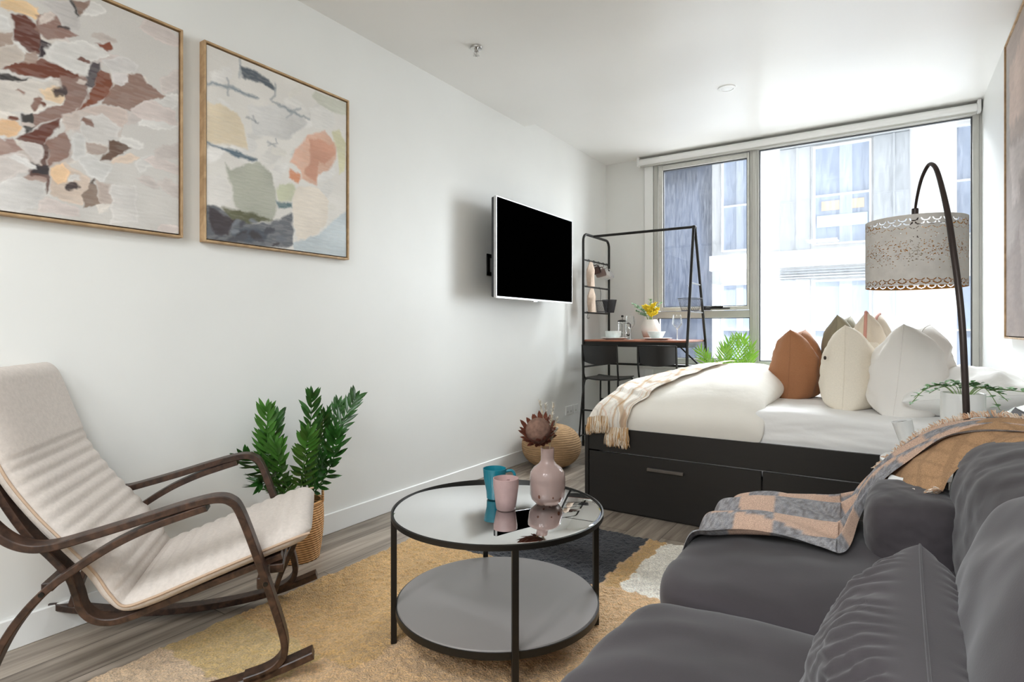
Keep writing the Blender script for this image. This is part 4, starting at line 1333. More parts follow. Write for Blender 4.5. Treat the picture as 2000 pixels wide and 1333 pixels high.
ZM = 0.665
bed_cushion('throw_cushion', 'tan linen cushion with a dented top, leftmost of the cushions standing on the bed', m_tan, (2.03, 4.0, ZM), 0.40, 0.43, 0.30, -0.10, 0.04, 0.11, 1.0, m_tan)
bed_cushion('throw_cushion', 'olive grey cushion standing behind the tan and the cream cushions', m_olive, (2.26, 4.22, ZM), 0.48, 0.52, 0.24, -0.10, 0.05, 0.09, 2.0, m_olive)
bed_cushion('throw_cushion', 'cream cushion with a small button, standing in front of the olive one', m_cream, (2.345, 3.70, ZM - 0.005), 0.42, 0.46, 0.31, -0.14, 0.03, 0.10, 3.0, m_cream)
bed_cushion('throw_cushion', 'beige cushion edged in rose behind the cream cushion', mat('beige_linen_cover', '#d5c8b6', rough=0.85, ns=150, na=0.03), (2.42, 3.98, ZM), 0.50, 0.53, 0.22, -0.12, 0.05, 0.10, 4.0, m_rose, seamr=0.008)
bed_cushion('bed_pillow', 'large white pillow standing at the right of the cushions', m_pillow, (2.60, 3.60, ZM - 0.01), 0.50, 0.47, 0.36, -0.26, 0.10, 0.07, 5.0, m_pillow, wr=0.01)['category'] = 'pillow'
lp = bed_cushion('bed_pillow', 'soft white pillow lying flat at the head of the bed behind the potted plant', m_pillow2, (2.84, 3.28, ZM + 0.075), 0.74, 0.50, 0.23, 0, 0, 0.0, 6.0, m_pillow2, wr=0.012)
lp['category'] = 'pillow'
lp.location = (2.575, 3.66, 0.755)
lp.rotation_euler = (0, math.radians(82), 0.0)

_cc = [o for o in bpy.data.objects if o.get('label', '').startswith('cream cushion with a small button')][0]
MB().lathe([(0, 0.0), (0.010, 0), (0.010, 0.005), (0, 0.007)], 16, Matrix.Translation((-0.098, -0.162, 0.28)) @ Vector((-0.75, -0.66, 0)).to_track_quat('Z', 'Y').to_matrix().to_4x4()).build('button', m_gap, _cc)

# ------------------------------------------------------------------ jute pouf
pf = MB()
prof = []
for i in range(0, 241):
    t = i / 240
    a = -math.pi / 2 + math.pi * t
    k = abs(math.cos(a)) ** 0.75
    r_ = 0.236 * k
    z = 0.168 + 0.168 * math.sin(a)
    bmp = 0.0028 * abs(math.sin(t * math.pi * 30))
    prof.append((max(0.0001, r_ + bmp * abs(math.cos(a))), z + bmp * math.sin(a)))
pf.lathe(prof, 72)
m_jute = mat('jute_rope', '#b08e68', rough=0.95, ns=12, na=0.22, bs=0.9, bscale=60, bdist=0.006, scale3=(1.5, 1.5, 14))
pf = pf.build('jute_pouf', m_jute, loc=(0.262, 4.03, 0.0), auto=0)
tag(pf, 'round woven jute pouf on the floor against the left wall', 'pouf')

# ------------------------------------------------------------------ potted cycad-like plant in a basket
def wicker(name, c):
    m, nt, b = newmat(name)
    tc = N(nt, 'ShaderNodeTexCoord'); mp = N(nt, 'ShaderNodeMapping')
    nt.links.new(tc.outputs['Object'], mp.inputs[0])
    w1 = N(nt, 'ShaderNodeTexWave', bands_direction='Z'); w1.inputs['Scale'].default_value = 28; w1.inputs['Distortion'].default_value = 1.0
    nt.links.new(mp.outputs[0], w1.inputs['Vector'])
    rp = N(nt, 'ShaderNodeValToRGB')
    rp.color_ramp.elements[0].color = tuple(x * 0.55 for x in C(c)) + (1,)
    rp.color_ramp.elements[1].color = C(c) + (1,)
    rp.color_ramp.elements[1].position = 0.6
    nt.links.new(w1.outputs[0], rp.inputs[0]); nt.links.new(rp.outputs[0], b.inputs['Base Color'])
    b.inputs['Roughness'].default_value = 0.7
    bump(nt, b, w1.outputs[0], 0.8, 0.004)
    return m


m_wick = wicker('wicker', '#d09b62')
pb = thing('potted_plant', 'green plant with long feathery fronds in a wicker basket behind the rocking chair', 'plant', (0.140, 1.755, 0))
bk = MB()
rows = []
for i in range(41):
    z = 0.27 * i / 40
    r0 = 0.098 + 0.020 * math.sin(z / 0.27 * 2.2)
    rows.append([((r0 + 0.003 * math.sin(k * math.pi * 0.5 * 1 + (i % 2) * math.pi)) * math.cos(2 * math.pi * k / 96), (r0 + 0.003 * math.sin(k * math.pi * 0.5 + (i % 2) * math.pi)) * math.sin(2 * math.pi * k / 96), z) for k in range(96)])
bk.grid(rows, cv=True)
bk.f.append(tuple(range(95, -1, -1))); bk.mi.append(0)
bkt = bk.build('basket', m_wick, pb, auto=0)
hh = MB()
hh.tube([(0.112 * math.cos(a), 0.112 * math.sin(a), 0.27) for a in np.linspace(0, 6.283, 32, endpoint=False)], 0.009, 8, closed=True)
for a in (0.9, 0.9 + math.pi):
    c_ = Vector((0.114 * math.cos(a), 0.114 * math.sin(a), 0.27)); t_ = Vector((-math.sin(a), math.cos(a), 0))
    hh.tube(cr([c_ - t_ * 0.04, c_ - t_ * 0.03 + Vector((0, 0, 0.04)), c_ + t_ * 0.03 + Vector((0, 0, 0.04)), c_ + t_ * 0.04], 6), 0.006, 6)
hh.build('handle', m_wick, bkt, auto=0)
MB().lathe([(0, 0.24), (0.104, 0.24)], 24, cap=False).build('soil', mat('soil', '#3a2b20', rough=1, ns=60, na=0.4), pb)
m_frond = mat('glossy_frond', '#2b5a20', rough=0.32, ns=22, na=0.5, coat=0.2)
m_frond2 = mat('light_frond', '#44742a', rough=0.4, ns=14, na=0.3)


def frond(base, tip, bend, L, w, nleaf, face, m, parent, name='frond', mstem=None, seed=0):
    random.seed(seed)
    base, tip = Vector(base), Vector(tip)
    mid = (base + tip) / 2 + Vector(bend)
    p = cr([base, base.lerp(mid, 0.5) + Vector(bend) * 0.2, mid, mid.lerp(tip, 0.55) + Vector(bend) * 0.15, tip], 8)
    mb = MB()
    mb.tube(p, [0.004 * (1 - 0.75 * i / len(p)) for i in range(len(p))], 6)
    n = len(p)
    for i in range(nleaf):
        t = 0.22 + 0.78 * i / (nleaf - 1)
        x = t * (n - 1); k = min(n - 2, int(x))
        q = p[k].lerp(p[k + 1], x - k)
        tg = (p[k + 1] - p[k]).normalized()
        side = tg.cross(Vector(face) + Vector((0, 0, 0))).normalized()
        up = side.cross(tg).normalized()
        env = math.sin(math.pi * min(1, (t - 0.08) * 0.93)) ** 0.5
        ll = L * (0.45 + 0.6 * env) * random.uniform(0.88, 1.1)
        for s in (-1, 1):
            ang = 0.55 + 0.55 * t
            d = side * s * math.cos(ang) + tg * (math.sin(ang) + random.uniform(-0.15, 0.15)) + up * random.uniform(-0.1, 0.65)
            leaf(mb, q, d, ll, w, up=up, fold=0.35, droop=random.uniform(0.0, 0.25), n=5)
    leaf(mb, p[-1], p[-1] - p[-3], L * 0.7, w, up=Vector(face), n=5)
    return mb.build(name, m, parent, auto=0)


fc_ = (0.75, -0.6, 0.25)
FR = [((0.11, -0.235, 0.735), (0.02, -0.06, 0.03)), ((0.10, 0.00, 0.77), (0.03, 0.0, 0.03)), ((0.09, 0.27, 0.735), (0.03, -0.01, 0.04)),
      ((0.16, -0.30, 0.45), (0.05, -0.08, 0.08)), ((0.20, -0.10, 0.62), (0.05, -0.03, 0.05)), ((0.22, 0.05, 0.60), (0.05, 0.03, 0.03)),
      ((0.00, -0.12, 0.68), (0.0, -0.05, 0.03)), ((0.06, 0.10, 0.66), (0.0, 0.05, 0.04)), ((0.16, -0.22, 0.58), (0.04, -0.06, 0.06)), ((0.03, 0.22, 0.70), (0.0, 0.04, 0.0)),
      ((0.21, -0.02, 0.50), (0.05, 0.0, 0.05)), ((0.10, -0.33, 0.56), (0.02, -0.05, 0.06)), ((0.05, -0.20, 0.60), (0.0, -0.05, 0.03))]
for k, (tp, bd) in enumerate(FR):
    frond((random.uniform(-.03, .03), random.uniform(-.03, .03), 0.22), tp, bd, 0.090, 0.020, 14, (0.75 + random.uniform(-.5, .5), -0.6 + random.uniform(-.5, .5), 0.25 + random.uniform(-.3, .3)), m_frond if k % 4 else m_frond2, pb, seed=k)

# plant between bed and window
pp = thing('potted_palm', 'bright green palm standing behind the bed by the window', 'plant', (1.37, 5.20, 0))
MB().lathe([(0, 0), (0.12, 0), (0.15, 0.30), (0.16, 0.32), (0.15, 0.32), (0.14, 0.29), (0, 0.28)], 32).build('pot', m_white, pp)
m_palm = mat('bright_palm_leaf', '#86b53a', rough=0.5, ns=10, na=0.2)
TR = [(-0.24, -0.02, 0.895), (-0.19, 0.0, 0.85), (0.05, 0, 1.0), (0.12, -0.02, 0.985), (0.165, 0, 0.93), (0.0, 0, 0.97), (0.09, 0.03, 1.0), (-0.05, 0.02, 0.92), (0.17, 0.03, 0.86), (-0.02, -0.04, 0.90)]
for k, tp in enumerate(TR):
    frond((random.uniform(-.03, .03), 0, 0.28), tp, (0.02 * (1 if tp[0] > 0 else -1), 0, 0.06), 0.11, 0.012, 15, (0.1, -1, 0.1), m_palm, pp, seed=30 + k)

# ------------------------------------------------------------------ coffee table
m_tabtop = glass_thin('table_glass', (0.955, 0.975, 0.97), fac=1.7, base=0.04)
TX, TY, TZ = 1.361, 1.680, 0.470
ct = thing('coffee_table', 'round glass-topped coffee table with black metal legs on the rug', 'coffee table', (TX, TY, 0.02))
zt = TZ - 0.02
MB().lathe([(0, zt), (0.352, zt), (0.362, zt - 0.003), (0.362, zt - 0.006), (0.0, zt - 0.006)], 96).build('glass_top', m_tabtop, ct)
MB().lathe([(0.361, zt - 0.016), (0.371, zt - 0.016), (0.371, zt + 0.0), (0.366, zt + 0.002), (0.363, zt - 0.007), (0.355, zt - 0.008), (0.355, zt - 0.016), (0.361, zt - 0.016)], 96, cap=False).build('rim', m_blackmetal, ct)
MB().lathe([(0, 0.134), (0.349, 0.134), (0.351, 0.131), (0.351, 0.118), (0.349, 0.116), (0, 0.116)], 96).build('lower_shelf', mat('grey_brown_shelf', '#8a8583', rough=0.36, ns=3, na=0.03), ct)
MB().lathe([(0.345, 0.108), (0.356, 0.108), (0.356, 0.130), (0.3515, 0.130), (0.3515, 0.114), (0.345, 0.114), (0.345, 0.108)], 96, cap=False).build('shelf_rim', m_blackmetal, ct)
for k in range(4):
    a = math.radians(42.7 + 90 * k)
    MB().box((0.351, -0.010, 0.0), (0.371, 0.010, zt - 0.006), Matrix.Rotation(a, 4, 'Z'), bev=0.0015).build('leg', m_blackmetal, ct, smooth=False)

zt = TZ + 0.001
m_teal = mat('teal_glaze', '#17788a', rough=0.25)
m_pinkm = mat('dusty_pink_glaze', '#bd9f9c', rough=0.4)


def mug(name, label, m, loc, prof, hpts, rz):
    t = thing(name, label, 'mug', loc, rz)
    MB().lathe(prof, 40).build('cup_body', m, t)
    MB().tube(cr(hpts, 5), 0.0055, 10).build('handle', m, t)
    return t


mug('mug', 'teal mug with a narrow foot on the coffee table', m_teal, (1.297, 1.752, zt),
    [(0, 0), (0.026, 0), (0.029, 0.003), (0.031, 0.03), (0.040, 0.075), (0.0435, 0.112), (0.0415, 0.1125), (0.037, 0.075), (0.028, 0.03), (0.0, 0.008)],
    [(0.040, 0, 0.100), (0.062, 0, 0.104), (0.074, 0, 0.09), (0.070, 0, 0.06), (0.052, 0, 0.040), (0.035, 0, 0.042)], math.radians(32))
mug('mug', 'dusty pink mug in front of the teal mug on the coffee table', m_pinkm, (1.404, 1.668, zt),
    [(0, 0), (0.030, 0), (0.034, 0.004), (0.039, 0.04), (0.0445, 0.085), (0.045, 0.109), (0.043, 0.1095), (0.041, 0.085), (0.035, 0.035), (0, 0.008)],
    [(0.041, 0, 0.09), (0.060, 0, 0.096), (0.070, 0, 0.08), (0.066, 0, 0.05), (0.05, 0, 0.03), (0.037, 0, 0.032)], math.radians(112))


def pink_glass():
    m, nt, b = newmat('speckled_pink_glass')
    tc = N(nt, 'ShaderNodeTexCoord')
    vo = N(nt, 'ShaderNodeTexVoronoi'); vo.inputs['Scale'].default_value = 38
    mp = N(nt, 'ShaderNodeMapping'); mp.inputs['Scale'].default_value = (1, 1, 0.6)
    nt.links.new(tc.outputs['Object'], mp.inputs[0]); nt.links.new(mp.outputs[0], vo.inputs['Vector'])
    sx = N(nt, 'ShaderNodeSeparateXYZ'); nt.links.new(tc.outputs['Object'], sx.inputs[0])
    mr = N(nt, 'ShaderNodeMapRange'); mr.inputs['From Min'].default_value = 0.10; mr.inputs['From Max'].default_value = 0.0
    mr.inputs['To Min'].default_value = 0.0; mr.inputs['To Max'].default_value = 0.34
    nt.links.new(sx.outputs['Z'], mr.inputs[0])
    lt = N(nt, 'ShaderNodeMath', operation='LESS_THAN')
    nt.links.new(vo.outputs['Distance'], lt.inputs[0]); nt.links.new(mr.outputs[0], lt.inputs[1])
    mx = N(nt, 'ShaderNodeMix', data_type='RGBA')
    mx.inputs['A'].default_value = C('#f1d3cb') + (1,); mx.inputs['B'].default_value = C('#a2674f') + (1,)
    nt.links.new(lt.outputs[0], mx.inputs['Factor']); nt.links.new(mx.outputs['Result'], b.inputs['Base Color'])
    b.inputs['Roughness'].default_value = 0.12
    b.inputs['Transmission Weight'].default_value = 0.6
    b.inputs['IOR'].default_value = 1.2
    b.inputs['Coat Weight'].default_value = 0.4
    b.inputs['Coat Roughness'].default_value = 0.05
    return m


vs = [(0, 0.0), (0.036, 0.0), (0.044, 0.004), (0.058, 0.018), (0.063, 0.035), (0.064, 0.09), (0.062, 0.112), (0.050, 0.130), (0.032, 0.143), (0.0245, 0.155), (0.0235, 0.168), (0.0240, 0.200), (0.0225, 0.2005), (0.0215, 0.168), (0.022, 0.156), (0.030, 0.141), (0.055, 0.118), (0.060, 0.09), (0.059, 0.035), (0.05, 0.02), (0, 0.012)]
o = MB().lathe(vs, 56).build('bottle_vase', pink_glass(), loc=(1.492, 1.806, zt))
tag(o, 'speckled pink glass bottle vase on the coffee table', 'vase')
# protea
pr = thing('protea_flower', 'dried brown protea flower standing in the pink glass vase', 'flower', (1.492, 1.806, zt + 0.195))
MB().tube(cr([(0.0, 0, -0.17), (0, 0, -0.03), (-0.010, -0.012, 0.012), (-0.020, -0.018, 0.045)], 5), 0.005, 8).build('stem', mat('dried_stem', '#9c7f5c', rough=0.8), pr)
hd_c = Vector((-0.025, -0.022, 0.068))
ax = Vector((0.12, -0.62, 0.72)).normalized()
Mh = Matrix.Translation(hd_c) @ ax.to_track_quat('Z', 'Y').to_matrix().to_4x4()
hd = MB()
rows = []
for i in range(25):
    a = -math.pi / 2 + math.pi * i / 24
    rows.append([tuple(Mh @ Vector((0.046 * math.cos(a) * math.cos(2 * math.pi * k / 60), 0.046 * math.cos(a) * math.sin(2 * math.pi * k / 60), 0.048 * math.sin(a)))) for k in range(60)])
hd.grid(rows, cv=True)
hd.build('flower_head', mat('protea_brown', '#75594c', rough=0.9, ns=60, na=0.3, bs=0.5, bscale=120), pr, auto=0)
br2 = MB()
random.seed(3)
for ringi, (cnt, el, L) in enumerate(((15, 0.25, 0.052), (14, -0.05, 0.050), (12, -0.5, 0.042), (9, -1.0, 0.03))):
    for k in range(cnt):
        a = 2 * math.pi * (k + 0.5 * ringi) / cnt
        bs_ = Vector((math.cos(a) * math.cos(el - 0.5) * 0.043, math.sin(a) * math.cos(el - 0.5) * 0.043, 0.044 * math.sin(el - 0.5)))
        d = Vector((math.cos(a) * 0.7, math.sin(a) * 0.7, 0.8 - 0.35 * ringi))
        leaf(br2, Mh @ bs_, Mh.to_3x3() @ d, L * random.uniform(0.8, 1.1), 0.019, up=Mh.to_3x3() @ Vector((-math.cos(a), -math.sin(a), 0.3)), fold=0.3, droop=-0.25, n=4)
br2.build('bract', mat('rust_bract', '#6e3b2a', rough=0.7, ns=30, na=0.3), pr, auto=0)
dg = thing('dried_grass', 'pale feathery dried grasses standing behind the protea in the pink vase', 'dried flowers', (1.492, 1.806, zt + 0.195))
g1 = MB(); g2 = MB()
for i, tp in enumerate([(-0.045, 0.02, 0.165), (-0.02, 0.02, 0.155), (0.008, 0.03, 0.16), (0.02, 0.0, 0.125), (0.035, 0.01, 0.11), (0.04, 0.0, 0.075), (0.012, 0.012, 0.11)]):
    p = cr([(0, 0, -0.15), (0.006, 0.006, 0.0), (tp[0] * .5, tp[1] * .7, tp[2] * .6), tp], 6)
    g1.tube(p, 0.0012, 5)
    for q in p[9:]:
        for _ in range(12):
            a = random.uniform(0, 6.28)
            leaf(g2, q, (math.cos(a) * .6, math.sin(a) * .6, random.uniform(0.2, 1.2)), random.uniform(0.008, 0.018), 0.003, n=2)
g1.build('stem', mat('straw_stem', '#cdbb98', rough=0.9), dg)
g2.build('plume', mat('pale_plume', '#cfc9bd', rough=0.95, ns=50, na=0.15), dg)
# ------------------------------------------------------------------ rocking chair
m_brownwood = wood('brown_bentwood', '#281912', '#50382b', (14, 14, 14), 0.42, 0.08)
m_chair = mat('oatmeal_linen', '#cfc5bd', rough=0.95, ns=90, na=0.06, bs=0.35, bscale=220, bdist=0.003, scale3=(1, 1, 1), sheen=0.1)
m_pipe = mat('beige_piping', '#bfa58e', rough=0.9)
ang = math.atan2(0.7766, 0.63) - math.pi / 2
rc = thing('rocking_chair', 'bentwood rocking chair with an oatmeal ribbed cushion near the left wall', 'rocking chair', (0.79, 1.355, 0.008), ang)
# local: y forward, x to the right (towards the camera), z up


def prof3(pts, x, n=6):
    return [Vector((x, p.x, p.y)) for p in cr([(a, z, 0) for a, z in pts], n)]


side = (1, 0, 0)
arm_p = [(-0.885, 0.70), (-0.862, 0.63), (-0.83, 0.575), (-0.785, 0.525), (-0.735, 0.499), (-0.68, 0.496), (-0.60, 0.513), (-0.50, 0.538), (-0.40, 0.565), (-0.33, 0.582), (-0.275, 0.590), (-0.238, 0.580), (-0.212, 0.545), (-0.168, 0.418), (-0.115, 0.245), (-0.090, 0.150), (-0.088, 0.105), (-0.105, 0.075), (-0.14, 0.055), (-0.20, 0.042)]
rock_p = [(-0.005, 0.085), (-0.08, 0.062), (-0.18, 0.038), (-0.32, 0.020), (-0.5, 0.017), (-0.68, 0.034), (-0.84, 0.070), (-0.96, 0.112)]
br_p = [(-0.30, 0.568), (-0.36, 0.551), (-0.44, 0.526), (-0.53, 0.487), (-0.62, 0.432), (-0.70, 0.372), (-0.77, 0.285), (-0.82, 0.18), (-0.85, 0.085)]
sf_p = [(-0.925, 0.955), (-0.905, 0.86), (-0.875, 0.75), (-0.835, 0.64), (-0.77, 0.52), (-0.71, 0.445), (-0.668, 0.385), (-0.65, 0.33), (-0.638, 0.285), (-0.610, 0.252), (-0.57, 0.238), (-0.52, 0.243), (-0.42, 0.275), (-0.28, 0.32), (-0.17, 0.354), (-0.10, 0.375)]
for s in (-1, 1):
    X = s * 0.30
    af_ = MB().strip(prof3(arm_p, X), side, 0.052, 0.021)
    af_.build('arm', m_brownwood, rc, auto=30)
    MB().strip(prof3(rock_p, X), side, 0.052, 0.024).build('rocker', m_brownwood, rc, auto=30)
    MB().strip(prof3(br_p, X), side, 0.050, 0.020).build('rear_leg', m_brownwood, rc, auto=30)
    MB().strip(prof3(sf_p, s * 0.225), side, 0.050, 0.020).build('seat_rail', m_brownwood, rc, auto=30)
    if s < 0:
        MB().strip(prof3([(-0.05, 0.34), (-0.09, 0.24), (-0.135, 0.14), (-0.16, 0.06)], -0.225), side, 0.050, 0.018).build('front_brace', m_brownwood, rc, auto=30)
    bo = MB()
    for a, z in ((-0.70, 0.372), (-0.14, 0.325), (-0.85, 0.60)):
        bo.tube([(X + s * 0.024, a, z), (X + s * 0.029, a, z)], 0.007, 12)
    bo.build('bolt', m_blackmetal, rc)
for _a, _b in (((-0.25, -0.135, 0.325), (0.25, -0.095, 0.352)), ((-0.28, -0.72, 0.36), (0.28, -0.69, 0.385)), ((-0.2, -0.945, 0.88), (0.2, -0.925, 0.93)), ((-0.275, -0.17, 0.29), (0.275, -0.145, 0.325))):
    MB().box(_a, _b, bev=0.003).build('cross_bar', m_brownwood, rc, smooth=False)
# cushion: middle line of its thickness from the head to the front edge
cu = cr([(-0.915, 0.975, 0), (-0.885, 0.89, 0), (-0.85, 0.79, 0), (-0.806, 0.68, 0), (-0.74, 0.575, 0), (-0.67, 0.485, 0), (-0.60, 0.395, 0), (-0.56, 0.325, 0), (-0.525, 0.287, 0), (-0.46, 0.30, 0), (-0.38, 0.327, 0), (-0.28, 0.362, 0), (-0.16, 0.402, 0), (-0.05, 0.437, 0), (-0.012, 0.445, 0)], 14)
Lc = len(cu)
al = [0.0]
for i in range(1, Lc):
    al.append(al[-1] + (cu[i] - cu[i - 1]).length)
tot = al[-1]
seat_rows_t, seat_rows_b = [], []
NX = 28
for i in range(Lc):
    tg = (cu[min(i + 1, Lc - 1)] - cu[max(i - 1, 0)]).normalized()
    nn = Vector((-tg.y, tg.x, 0))   # faces up/front
    if nn.y < 0 and i > Lc // 2:
        nn = -nn
    s = al[i]
    endf = (1 - (1 - min(1, s / 0.05)) ** 2) ** 0.5 * (1 - (1 - min(1, (tot - s) / 0.04)) ** 2) ** 0.5
    cornr = 1 - (1 - min(1, (tot - s) / 0.10)) ** 3
    crease = math.exp(-((s - 0.79) / 0.035) ** 2)
    rib = 0.0
    if 0.27 < s < 0.76 or 0.84 < s < tot - 0.05:
        rib = 0.0085 * (abs(math.sin(math.pi * s / 0.044)) - 0.6)
    rt, rb = [], []
    for j in range(NX + 1):
        u = -1 + 2 * j / NX
        u = math.sin(u * math.pi / 2)
        wd = 0.272 * (1 - 0.03 * (1 - endf) - 0.06 * max(0, 1 - s / 0.06)) * (0.80 + 0.20 * cornr)
        e = (1 - abs(u) ** 5) ** 0.5
        th = 0.041 * endf * e * (1 - 0.25 * crease)
        if s < 0.27:
            th *= 1.15
            wk = 0.003 * math.sin(u * 40 + 6 * s) * math.exp(-s / 0.06) * e
        else:
            wk = 0
        p = cu[i]
        a = th + (rib * e + wk)
        rt.append((u * wd, p.x + nn.x * a, p.y + nn.y * a))
        rb.append((u * wd, p.x - nn.x * th, p.y - nn.y * th))
    seat_rows_t.append(rt); seat_rows_b.append(rb[::-1])
cm = MB().grid([r[::-1] for r in seat_rows_t])
cm.grid([r[::-1] for r in seat_rows_b])
cmo = cm.build('cushion', m_chair, rc, auto=0)
edge_ = [(0.272 * 1.0, p.x, p.y) for p in cu[6:-4]]
pi_ = MB()
for s in (-1, 1):
    pi_.tube([(s * 0.2725, p.x + 0.004, p.y + 0.004) for p in cu[6:-5]], 0.004, 6)
pi_.tube([(-0.25 + 0.5 * k / 20, cu[2].x, cu[2].y + 0.003) for k in range(21)], 0.004, 6)
pi_.build('piping', m_pipe, cmo, auto=0)

# ------------------------------------------------------------------ sofa
def suede(name, c):
    m, nt, b = newmat(name)
    tc = N(nt, 'ShaderNodeTexCoord')
    nz = N(nt, 'ShaderNodeTexNoise'); nz.inputs['Scale'].default_value = 4.5; nz.inputs['Detail'].default_value = 6; nz.inputs['Distortion'].default_value = 0.8
    nt.links.new(tc.outputs['Object'], nz.inputs['Vector'])
    rp = N(nt, 'ShaderNodeValToRGB')
    cc = C(c)
    rp.color_ramp.elements[0].position = 0.3; rp.color_ramp.elements[1].position = 0.75
    rp.color_ramp.elements[0].color = tuple(x * 0.86 for x in cc) + (1,)
    rp.color_ramp.elements[1].color = tuple(x * 1.16 for x in cc) + (1,)
    nt.links.new(nz.outputs[0], rp.inputs[0]); nt.links.new(rp.outputs[0], b.inputs['Base Color'])
    b.inputs['Roughness'].default_value = 0.8
    b.inputs['Sheen Weight'].default_value = 0.22
    b.inputs['Sheen Roughness'].default_value = 0.45
    b.inputs['Specular IOR Level'].default_value = 0.25
    n2 = N(nt, 'ShaderNodeTexNoise'); n2.inputs['Scale'].default_value = 400; n2.inputs['Detail'].default_value = 2
    nt.links.new(tc.outputs['Object'], n2.inputs['Vector'])
    bump(nt, b, n2.outputs[0], 0.12, 0.001)
    return m


m_suede = suede('charcoal_suede', '#3f3a3d')
sofa = thing('sofa', 'charcoal suede sofa along the right wall', 'sofa', (2.6, 1.0, 0))
ZS = 0.5


def soft(a, sc_, seed=0.0):
    def fn(q):
        return q + q.normalized() * (a * nz3(q.x * sc_ + seed, q.y * sc_, q.z * sc_) + a * 0.5 * nz3(q.x * sc_ * 3 + seed, q.y * sc_ * 3, q.z * sc_ * 3))
    return fn


MB().box((2.10 - 2.6, -0.45 - 1.0, 0.07), (3.085 - 2.6, 2.14 - 1.0, 0.30), bev=0.02).build('base', m_suede, sofa)
MB().box((2.97 - 2.6, -0.45 - 1.0, 0.30), (3.085 - 2.6, 2.42 - 1.0, 0.74), bev=0.04).build('back_frame', m_suede, sofa)
MB().box((2.70 - 2.6, 2.145 - 1.0, 0.07), (3.085 - 2.6, 2.42 - 1.0, 0.488), bev=0.03).build('end_block', m_suede, sofa)
for fx in (2.16, 3.02):
    for fy in (-0.38, 2.06):
        MB().tube([(fx - 2.6, fy - 1.0, 0.022 if fx < 2.45 else 0.0), (fx - 2.6, fy - 1.0, 0.075)], [0.018, 0.024], 12).build('foot', m_blackmetal, sofa)
for yc, hy, sd in ((1.715, 0.405, 1.0), (0.865, 0.44, 2.0), (-0.03, 0.44, 3.0)):
    def fn(q, hy=hy, sd=sd):
        crown = 0.022 * (1 - min(1, (q.x / 0.44) ** 2)) * (1 - min(1, (q.y / hy) ** 2)) if q.z > 0 else 0
        wv = 0.006 * nz3(q.x * 4 + sd, q.y * 4, sd) + 0.003 * math.sin(q.y * 20 + q.x * 30 * nz3(q.x * 2, q.y * 2, sd))
        return q + Vector((0.01 * nz3(q.y * 3, q.z * 5, sd), 0.006 * nz3(q.x * 3, q.z * 5, sd), crown + (wv if q.z > 0 else 0)))
    rbox(0.44, hy, 0.105, k=7.0, n=44, disp=fn).build('seat_cushion', m_suede, sofa, loc=(2.475 - 2.6, yc - 1.0, 0.403), auto=0)
# big loose back cushions
rbox(0.20, 0.46, 0.22, k=3.2, n=44, disp=soft(0.012, 5, 1.3)).build('back_cushion', m_suede, sofa, loc=(2.855 - 2.6, 1.71 - 1.0, 0.60), auto=0)
def fold_fn(q):
    d = 0.008 * nz3(q.x * 5, q.y * 5, q.z * 5)
    d += 0.005 * math.sin(q.z * 55 + q.y * 18 + 3 * nz3(q.y * 4, q.z * 3, 2)) * max(0, q.z / 0.25) ** 1.0
    return q + q.normalized() * d
bc = rbox(0.20, 0.42, 0.275, k=2.7, n=56, disp=fold_fn).build('back_cushion', m_suede, sofa, loc=(2.775 - 2.6, 0.86 - 1.0, 0.635), auto=0)
bc.rotation_euler = (0, math.radians(9), math.radians(-2))
# side bolster lying at the far end and the loose scatter cushions
bo = rbox(0.108, 0.17, 0.10, k=3.8, n=30, disp=soft(0.006, 9, 4.0)).build('bolster_cushion', m_suede, loc=(2.575, 1.865, 0.575), auto=0)
tag(bo, 'small charcoal bolster cushion at the far end of the sofa under the throw', 'cushion')
sc_ = thing('scatter_cushion', 'charcoal scatter cushion with a centre seam and creased sides, closest to the camera', 'cushion', (2.53, 0.86, 0.50))
sc_.rotation_euler = (0, math.radians(6), math.radians(-1))
mb, loop = pillow(0.50, 0.262, 0.235, chop=0.0, n=120, seed=7.0, wr=0.004, pinch=0.06, fold=0.004)
mb.build('cover', m_suede, sc_, auto=0)
MB().tube(loop, 0.0018, 6, closed=True).build('seam', m_suede, sc_, auto=0)
sc2 = thing('scatter_cushion', 'dark cushion whose corner shows above the throw at the sofa back', 'cushion', (2.885, 2.33, 0.492))
sc2.rotation_euler = (0, math.radians(3), math.radians(8))
mb, loop = pillow(0.40, 0.345, 0.16, n=30, seed=9.0)
mb.build('cover', m_suede, sc2, auto=0)
MB().tube(loop, 0.002, 6, closed=True).build('seam', m_suede, sc2, auto=0)

# ------------------------------------------------------------------ sofa throw
def check(a, b):
    g = np.array(C('#85858a')); p = np.array(C('#c2a491')); d = np.array(C('#5f5652')); l = np.array(C('#b5b2b1'))
    A = int(a / 0.16) % 2; B = int(b / 0.15) % 2
    A = int(a % 0.30 > 0.20); B = int(b % 0.24 > 0.15)
    c = p if (A + B) % 2 else g
    h = (math.sin(a * 913.7 + b * 1711.3) * 43758.5) % 1
    if (A + B) % 2 == 0:
        if ((a + b * 0.8) * 30) % 1 < 0.38:
            c = c * 0.55 + d * 0.45
        c = c * (1 - 0.45 * h) + (l if h > 0.5 else d) * 0.45 * h
    return c


m_throw = attr_mat('throw_weave', rough=0.95, ns=420, na=0.28, bs=0.6, bdist=0.003)
th = thing('fringed_throw', 'grey, pink and rust fringed throw draped over the far end of the sofa', 'throw blanket')
